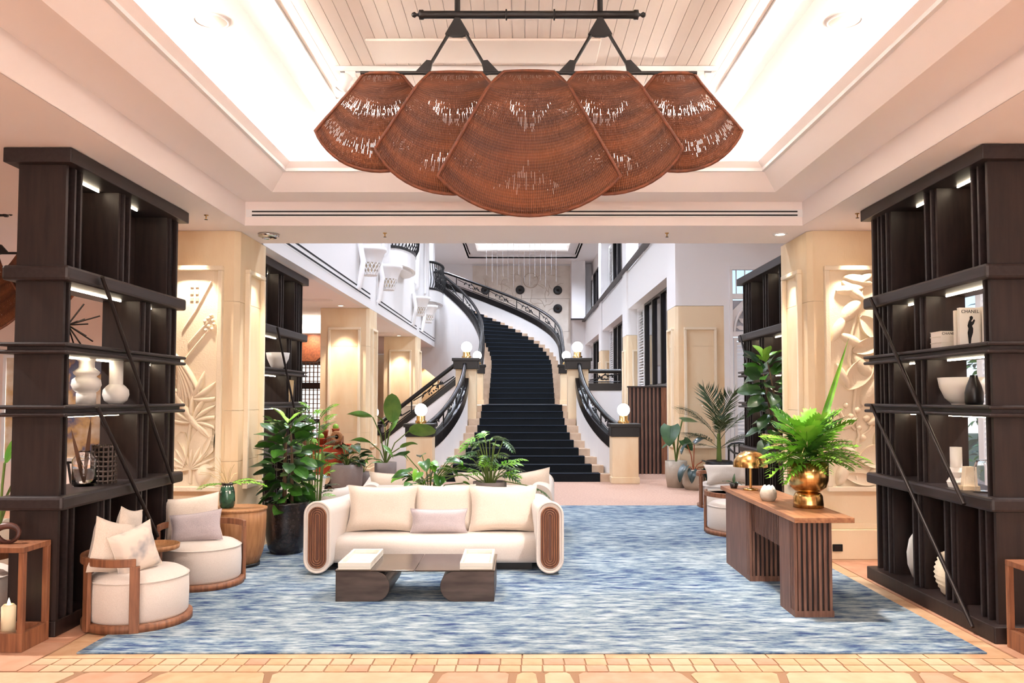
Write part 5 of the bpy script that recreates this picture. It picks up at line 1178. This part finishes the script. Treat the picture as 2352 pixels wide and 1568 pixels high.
# vase urn fronds
XA = [frond_mesh('frond', M['bright'], .34, 9, .115, .031, .75, 60, lump=True, vfold=.2, seed=k+20) for k in range(3)] + [frond_mesh('frond', M['fig'], .32, 9, .11, .031, .6, 58, lump=True, vfold=.2, seed=31)]
o = thing('frond_arrangement', 'big bright green mass of cut fronds standing in the brass urn', 'plant', (2.28, 6.58, 1.10))
for k in range(46):
    az = k*2.399; t = k/46; el = .12 + 1.15*t + R.uniform(-.12,.12); place(XA[k % 4], 'frond', o, (.07*math.cos(az)*(1-t), .07*math.sin(az)*(1-t), .01+.10*t), dirv(az, el), R.uniform(-.5,.5), R.uniform(.85,1.12)*(1.05 if el < .8 else 1.25))
for az, el, s_ in ((3.5, .0, 1.25), (3.75, -.2, 1.1), (-.15, .25, 1.5), (-.5, .18, 1.25)): place(XA[0], 'frond', o, (0,0,.03), dirv(az, el), 0, s_)
bl = leaf_mesh('blade_leaf', M['bright'], 1.05, .055, 'lance', .05, .3, 0, 14); place(bl, 'blade_leaf', o, (.02, .02, .03), Vector((.36, .0, 1.02)), PI/2, 1.0)
for k in range(22): az = R.uniform(1.6, 4.4); d = dirv(az, R.uniform(.2, 1.1))*R.uniform(.3,.45); obj('straw', MB().tube([(0,0,.05), tuple(d*.55+Vector((0,0,.09))), tuple(d+Vector((0,0,.0)))], .0022, 4), M['straw'], o)
# orchid-like sprig on the console's far end
o = thing('sprig_pot', 'little dark pot with two short blades at the far end of the console table', 'plant', (2.04, 7.95, .7505)); obj('pot', MB().lathe([(.001,0),(.03,0),(.045,.05),(.038,.05),(.001,.045)], n=16), M['pot_dark'], o)
sl_ = leaf_mesh('leaf', M['deep'], .12, .03, 'lance', .5)
for az, el in ((1.2, 1.3), (3.0, .5), (.3, .35), (5.2, .3)): place(sl_, 'leaf', o, (0,0,.045), dirv(az, el), 0, 1)
# fiddle-leaf tree on the right
lathe_thing('planter', 'dark planter of the fiddle-leaf tree behind the console table', 'planter', (3.12, 9.53, 0), [('pot', [(.001,0),(.13,0),(.162,.15),(.162,.38),(.148,.38),(.001,.34)], 'pot_dark')])
fig_tree('fiddle_leaf_tree', 'tall fiddle-leaf tree with large leaves before the far right bookcase', (3.12, 9.53, .34), .78, 1.74, 62, .24, 4, big=1.0, lean=(-.28, 0), top=((2.2,.9,.9),(4.6,.8,1.0),(.3,.55,.95),(3.2,.5,.8)))
# pots between the two sofas
def potted(name, lab, loc, pot, mt, group=None):
    o = thing(name, lab, 'plant', loc, 0, group); obj('pot', MB().lathe(pot, n=28), M[mt], o); return o
BP = lambda r, h, b=.8: [(.001,0),(r*b,0),(r,h*.5),(r,h),(r*.9,h),(r*.88,h-.04),(.001,h-.05)]
PH = [leaf_mesh('leaf', M['fig'], .17, .14, 'heart', .45, .12, .03, seed=k) for k in range(2)] + [leaf_mesh('leaf', M['bright'], .17, .14, 'heart', .45, .12, .03, seed=3)]
def stalk_leaf(o, mesh, base, tip, d, roll=0, sc=1, r=.006, m='stem'):
    b0, t0 = Vector(base), Vector(tip); mid = (b0+t0)/2 + Vector((0, 0, .12*(t0-b0).length)); mid.x = b0.x*.6+t0.x*.4; mid.y = b0.y*.6+t0.y*.4
    obj('stalk', MB().tube([b0, mid, t0], r, 5), M[m], o); place(mesh, 'leaf', o, t0, d, roll, sc)
o = potted('potted_philodendron', 'heart-leaved philodendron in a wide dark bowl between the two sofas', (-1.03, 9.02, .012), [(.001,0),(.17,0),(.17,.46),(.22,.52),(.225,.60),(.205,.60),(.20,.56),(.001,.54)], 'pot_dark')
for k in range(30):
    az = k*2.399; rr_ = R.uniform(.12,.44); h = .60 + R.uniform(.04,.46)*(1-.5*rr_); stalk_leaf(o, PH[k % 3], (.03*math.cos(az), .03*math.sin(az), .55), (rr_*math.cos(az), rr_*math.sin(az)*.6, h), dirv(az+R.uniform(-.5,.5), R.uniform(-.5,.3)), R.uniform(-.5,.5), R.uniform(.75,1.15))
SE = [frond_mesh('leaf', M['fig'], .26, 6, .13, .034, .5, 65, lump=True, vfold=.15, base=.05, seed=41), frond_mesh('leaf', M['bright'], .26, 6, .13, .034, .6, 65, lump=True, vfold=.15, base=.05, seed=42)]
o = potted('potted_split_leaf', 'lacy split-leaved philodendron in a ribbed grey pot between the two sofas', (-.37, 8.98, .012), BP(.185, .70, .92), 'pot_grey')
for k in range(30):
    az = k*2.399; rr_ = R.uniform(.04,.26); h = .70 + R.uniform(.05,.52)*(1-.4*rr_); stalk_leaf(o, SE[k % 2], (.03*math.cos(az), .03*math.sin(az), .64), (rr_*math.cos(az), rr_*math.sin(az)*.6, h), dirv(az, R.uniform(-.5,.4)), R.uniform(-.5,.5), R.uniform(.7,1.05))
for k, (az, l) in enumerate(((3.3,.5),(2.9,.62),(.2,.45))): stalk_leaf(o, SE[k % 2], (0,0,.64), (l*math.cos(az), -.1, .86-.1*k), dirv(az, -.4), 0, .95)
# bird-of-paradise group by the second left column
def pot_mb(r, h): return BP(r, h, .85)
o = potted('bird_of_paradise', 'tall paddle-leaved plant in a grey pot beside the left newel post', (-2.50, 14.95, 0), BP(.20, .46, .95), 'pot_grey')
ST = [leaf_mesh('leaf', M['strel'], .62, .36, 'paddle', .2, .06, .01, 12, seed=k) for k in range(2)]
STN_ = leaf_mesh('leaf', M['strel'], .50, .12, 'oval', .6, .3, .03, 10, seed=7)
for tip, d, roll, sc, me in (((.13,-.05,1.18),(.02,-.25,1.0),0,.95,ST[0]), ((.42,-.05,1.02),(1,-.2,.12),-.9,.9,ST[1]), ((-.24,0,1.28),(-1,0,.28),1.2,1.0,STN_), ((-.26,0,.80),(-1,0,.4),.9,.85,STN_), ((.26,-.05,.72),(1,-.1,.5),-.9,.8,STN_), ((-.05,-.1,.78),(.5,-.3,-.3),.4,.7,STN_), ((.05,.05,.98),(.4,0,.8),1.3,.7,STN_), ((.24,0,.62),(1,0,-.35),.3,.45,STN_), ((-.22,0,.52),(-1,0,-.1),.5,.55,STN_), ((-.02,.05,1.08),(-.3,.1,.9),.8,.6,STN_)):
    stalk_leaf(o, me, (.0,0,.42), tip, d, roll, sc, .011)
o = potted('potted_philodendron', 'small plant with arching leaves in the low grey pot left of the paddle-leaved plant', (-2.87, 14.78, 0), BP(.13, .30, .95), 'pot_grey')
for az, h, l in ((2.6,.62,.1),(1.0,.55,.1),(3.4,.5,.16),(.2,.45,.14),(5,.5,.1)): stalk_leaf(o, STN_, (0,0,.27), (l*math.cos(az), l*math.sin(az), h), dirv(az, .2), .5, .55)
DK = [leaf_mesh('leaf', M['deep'], .26, .17, 'oval', .5, .12, .03, seed=k+50) for k in range(2)]
o = potted('rubber_plant', 'dark broad-leaved plant in a big rounded charcoal pot beside the rust-red tub', (-3.07, 14.28, 0), [(.001,0),(.20,0),(.27,.12),(.285,.40),(.26,.48),(.235,.48),(.001,.43)], 'pot_dark' if False else 'pot_grey')
for k in range(30): az = k*2.399; rr_ = R.uniform(.05,.28); h = .48+R.uniform(.02,.42)*(1-rr_); stalk_leaf(o, DK[k % 2], (0,0,.42), (rr_*math.cos(az), rr_*math.sin(az), h), dirv(az, R.uniform(-.3,.6)), R.uniform(-.5,.5), R.uniform(.7,1.1))
# rust-red tub on a stand with cactus pots on it
o = thing('tub_cart', 'rust-red tapered tub on a dark curved leg before the second left column', 'cart', (-3.49, 14.85, 0))
obj('tub', MB().prism([(-.20,.26),(.25,.26),(.31,.76),(-.28,.76)], -.26, .26, 'y'), M['rust'], o, bevel=.02); obj('rim', MB().box(-.30,.33,-.28,.28,.76,.785), M['rust'], o, bevel=.006); obj('tray', MB().box(-.25,.30,-.28,.28,.235,.26), M['terracotta'], o)
for s in (-1, 1): obj('leg', MB().tube([(.10,s*.2,.24),(.06,s*.2,.12),(-.02,s*.2,.03),(-.14,s*.2,.015)], .03, 8), M['blackwood'], o)
obj('leg', MB().box(.2,.26,-.2,.2,0,.24), M['terracotta'], o)
def cactus(x, y, z, r, h, lab):
    c_ = thing('cactus_pot', lab, 'pot', (x, y, z), group='terracotta cactus pots'); obj('pot', MB().lathe([(.001,0),(r*.7,0),(r,h),(r*1.1,h),(r*1.1,h*1.2),(r*.9,h*1.2),(.001,h)], n=18), M['terracotta'], c_); obj('cactus', MB().sphere((0,0,h*1.45), r*.85, 12, 8, 1.1), M['fig_light'], c_)
bx_ = thing('wood_box', 'brown wooden box with a turned wheel lying on the rust-red tub', 'box', (-3.39, 14.80, .785)); obj('box', MB().box(-.13,.13,-.12,.12,0,.16), M['walnut'], bx_, bevel=.01); w_ = obj('wheel', MB().lathe([(.04,-.03),(.10,-.03),(.11,0),(.10,.03),(.04,.03),(.04,-.03)], n=20), M['oak'], bx_, loc=(.06,-.155,.15)); w_.rotation_euler = (PI/2, 0, 0)
cactus(-3.39, 14.82, .945, .065, .11, 'terracotta cactus pot on top of the brown wooden box'); cactus(-3.65, 14.80, .785, .07, .10, 'low terracotta cactus pot on the rust-red tub left of the wooden box'); cactus(-3.63, 14.99, .785, .06, .22, 'taller terracotta cactus pot behind the low one on the rust-red tub')
# right-hand group before the second right column
AL = [leaf_mesh('leaf', M['deep'], .42, .40, 'heart', .3, .05, .01, 10, seed=60)]
o = potted('elephant_ear', 'huge round-leaved plant in a tall pale pot before the right column', (2.82, 15.0, 0), BP(.20, .48, .82), 'pot_pale')
for tip, d, roll, sc in (((-.10,-.05,1.12),(-.2,-.5,-.75),0,1.0), ((.12,0,1.22),(.8,.1,.05),.3,.8), ((-.05,.05,.82),(-.9,-.2,-.3),0,.6), ((.12,-.05,.86),(.5,-.4,-.5),.5,.65)): stalk_leaf(o, AL[0], (0,0,.44), tip, d, roll, sc, .014)
HL = leaf_mesh('leaf', mat('dark_blue_green_leaf', srgb(26,50,48), .3, coat=.3), .30, .20, 'heart', .6, .12, .02, 10, seed=61)
o = potted('potted_anthurium', 'low plant with dark drooping heart leaves in the small pale pot by the palm', (3.06, 14.62, 0), [(.001,0),(.15,0),(.20,.10),(.20,.26),(.165,.36),(.145,.36),(.001,.32)], 'pot_pale')
for tip, d, roll, sc in (((-.12,-.05,.80),(-.6,-.4,-.3),.3,.85), ((.02,0,.82),(.5,-.2,.5),.6,.85), ((.16,0,.50),(1,0,-.2),.2,.7), ((-.16,-.1,.42),(-.8,-.5,-.8),0,1.1), ((.14,-.1,.36),(.6,-.5,-.9),0,1.0), ((-.05,-.14,.36),(-.3,-.9,-.8),0,.9), ((.22,.05,.40),(1,.2,-.4),.2,.7)): stalk_leaf(o, HL, (0,0,.32), tip, d, roll, sc, .009, 'terracotta')
o = potted('kentia_palm', 'kentia palm with arching fronds in a black pot before the right sandstone column', (3.50, 14.55, 0), [(.001,0),(.19,0),(.235,.12),(.24,.50),(.22,.52),(.20,.50),(.001,.46)], 'black_ceramic')
KP = [frond_mesh('frond', M['palm'], .95, 20, .36, .022, .75, 58, seed=70+k, vfold=.1, base=.25) for k in range(3)]
obj('stem', MB().tube([(0,0,.46),(0,0,1.0)], [.05,.03], 8), M['stem'], o)
for k, (az, el, s_) in enumerate(((1.9,1.45,1.25),(-1.2,1.42,1.15),(3.3,.95,1.1),(-.15,.95,1.1),(3.7,.6,.95),(.3,.55,.95),(4.6,.8,.9),(1.2,.9,.9),(2.7,.3,.75),(-.4,.3,.75),(5.4,.55,.8))): place(KP[k % 3], 'frond', o, (0,0,.85 if el > .7 else .72), dirv(az, el), R.uniform(-.3,.3) if el < 1.2 else PI/2*0, s_)
# plant in ribbed pot at the left edge
o = potted('bird_of_paradise', 'paddle-leaved plant in a ribbed cream pot at the left edge of the picture', (-4.62, 7.2, 0) if False else (-4.95, 7.75, .012), [(.001,0),(.18,0)] + [(.22+.006*(k % 2), .04+.05*k) for k in range(9)] + [(.20,.45),(.001,.42)], 'pot_pale')
for tip, d, roll, sc in (((.06,-.05,1.0),(.5,0,.9),.8,.75), ((-.12,0,.95),(-.5,0,.9),-.5,.75), ((.16,0,.75),(.9,0,.4),.6,.6), ((-.05,-.1,.85),(0,-.5,.8),.3,.7), ((.05,.1,.8),(.3,.2,1),1.2,.65), ((.1,-.1,.62),(.8,-.5,.2),0,.5)): stalk_leaf(o, ST[0] if sc > .7 else STN_, (0,0,.42), tip, d, roll, sc, .012, 'stem')
# garden shrubs outside the right windows
GL = [leaf_mesh('leaf', M['bright'], .16, .08, 'oval', .4, .15, .02, 4, seed=80), leaf_mesh('leaf', M['deep'], .18, .08, 'oval', .5, .15, .02, 4, seed=81)]
for i, (x, y, r_, h) in enumerate(((8.6, 14.6, .8, 3.2), (9.4, 16.2, .9, 3.6), (8.5, 13.0, .6, 2.6))):
    o = thing('garden_shrub', 'leafy shrub outside the garden window of the right lounge, %s one' % ('nearest', 'tallest', 'lowest')[i], 'shrub', (x, y, -.08), group='garden shrubs outside'); obj('stem', MB().tube([(0,0,0),(.03,.02,h*.9)], [.05,.02], 7), M['bark'], o)
    for k in range(150): az = R.uniform(0, 2*PI); z = R.uniform(.3, h); q = r_*R.uniform(.3, 1)*math.sin(PI*min(1, .15+.8*z/h)); place(GL[k % 2], 'leaf', o, (q*math.cos(az), q*math.sin(az), z), dirv(az, R.uniform(-.6,.5)), R.uniform(-.6,.6), R.uniform(.9,2.0))

# ------------------------------------------------------------------ carved relief on the two nearest columns
def relief(col, s, y, kind):
    def fm_(u): return u if s > 0 else u
    x0, x1 = (3.13, 3.65) if s > 0 else (-3.65, -3.13)
    pnl = obj('relief_panel', MB().box(x0, x1, y-.004, y+.004, .73, 2.93), M['sand_pale'], col)
    W = x1-x0; px = lambda u: x0 + W*u
    def petal(cx, cz, L, Wd, a_, dep=.045, name='carved_leaf', cup=1.0, bend=0.0):
        def f(u, v):
            t = u; w = Wd/2*math.sin(PI*min(1, t*.94+.03))**.7*(2*v-1); bx_ = L*t; by_ = w + bend*L*t*t
            edge = 1-abs(2*v-1)**3; rim = abs(2*v-1)**2
            dz = dep*((.35+.65*rim) if cup < 0 else edge)*math.sin(PI*min(1, t*.9+.08))**.5
            X = cx + bx_*math.cos(a_) - by_*math.sin(a_); Z = cz + bx_*math.sin(a_) + by_*math.cos(a_)
            X = min(x1-.012, max(x0+.012, X)); Z = min(2.92, max(.74, Z))
            return (X, y - .003 - max(.0, dz), Z)
        m = MB(); m.grid(f, 10, 8)
        ring_ = [f(k/10, 0) for k in range(11)] + [f(1-k/10, 1) for k in range(1, 11)]
        m.add([(p[0], p[1], p[2]) for p in ring_] + [(p[0], y, p[2]) for p in ring_], [(k, (k+1) % len(ring_), len(ring_)+(k+1) % len(ring_), len(ring_)+k) for k in range(len(ring_))])
        obj(name, m, M['sand_pale'], pnl)
    def stem_(pts, r=.016): obj('carved_stem', MB().tube([(min(x1-.02, max(x0+.02, px(u))), y-.012, z) for u, z in pts], r, 6), M['sand_pale'], pnl)
    def bud(u, z, r): obj('carved_bud', MB().sphere((px(u), y-.012, z), r, 12, 8), M['sand_pale'], pnl)
    if kind == 'leaves':
        for (u, z, L, Wd, a_, cup) in ((.15,2.72,.30,.13,.15,1),(.50,2.78,.24,.12,.55,1),(.85,2.80,.30,.14,2.9,1),(.25,2.40,.32,.16,.9,1),(.62,2.46,.30,.17,-.9,-1),(.70,2.62,.30,.13,2.4,1),(.20,2.28,.28,.12,-.5,1),(.45,2.10,.34,.16,.35,-1),(.05,2.2,.30,.12,1.1,1),(.30,1.72,.42,.22,.85,-1),(.62,1.55,.46,.24,.9,1),(.85,1.80,.34,.16,2.2,1),(.12,1.98,.30,.11,-1.1,1),(.10,1.30,.26,.11,.5,1),(.72,1.36,.24,.12,.4,1),(.15,1.16,.26,.10,-.6,1),(.55,1.02,.30,.24,.1,-1),(.30,.98,.26,.14,-1.9,1),(.70,.80,.28,.10,.8,1),(.25,.84,.34,.12,-.2,-1),(.85,1.12,.26,.10,1.2,1)): petal(px(u), z, L, Wd, a_, .055, cup=cup)
        stem_([(.5,.76),(.42,1.0),(.55,1.25),(.45,1.5),(.5,1.75),(.38,2.0),(.45,2.3),(.6,2.6),(.7,2.85)], .018); stem_([(.48,1.3),(.25,1.42),(.15,1.52)], .014); stem_([(.5,1.2),(.75,1.3),(.85,1.4)], .014); stem_([(.4,1.0),(.18,1.05),(.05,.95)], .014)
        for u, z, r in ((.52,1.50,.035),(.40,1.44,.03),(.62,1.22,.035),(.35,1.18,.03),(.70,1.42,.035),(.30,1.55,.028),(.55,1.32,.03),(.45,.98,.03)): bud(u, z, r)
    else:
        for i in range(7): petal(px(.05+.03*i), 2.12-.03*i, .62-.03*i, .07, -.75-.10*i, .05, 'carved_drape', 1, -.25)
        for i in range(6): petal(px(.10+.04*i), 1.80-.05*i, .50, .09, -1.25+.05*i, .05, 'carved_drape', 1, .2)
        for i in range(9): petal(px(.55), 1.38, .30, .06, -.5 + PI*i/9*1.35, .05, bend=-.3)
        for i in range(6): petal(px(.5), 1.62, .30, .07, -.2 + .55*i, .045, bend=.25)
        for (u, z, L, Wd, a_) in ((.35,1.28,.46,.20,-1.75),(.55,.98,.42,.19,1.15),(.75,1.02,.30,.12,1.0),(.2,1.2,.36,.14,-1.3)): petal(px(u), z, L, Wd, a_, .055, cup=-1)
        for i in range(10): petal(px(.5), .90, .28, .045, .1+PI*i/9, .045)
        petal(px(.70), .74, .24, .17, 1.35, .06); stem_([(.5,.76),(.5,.92),(.45,1.2),(.5,1.4)], .018)
        stem_([(.30,2.32),(.55,2.52),(.85,2.82)], .008); stem_([(.42,2.18),(.62,2.30),(.82,2.42)], .012); stem_([(.36,2.02),(.60,2.18),(.85,2.34)], .012)
        for u, z in ((.80,2.44),(.86,2.47),(.74,2.41),(.90,2.42),(.82,2.36),(.88,2.33),(.76,2.32),(.92,2.38)): bud(u, z, .02)
        for k in range(6): obj('carved_mark', MB().box(px(.44+.10*(k % 2)), px(.50+.10*(k % 2)), y-.012, y, 2.62+.07*(k//2), 2.655+.07*(k//2)), M['sand'], pnl)
relief(cl1, -1, 8.33, 'drapes'); relief(cr1, 1, 8.33, 'leaves')
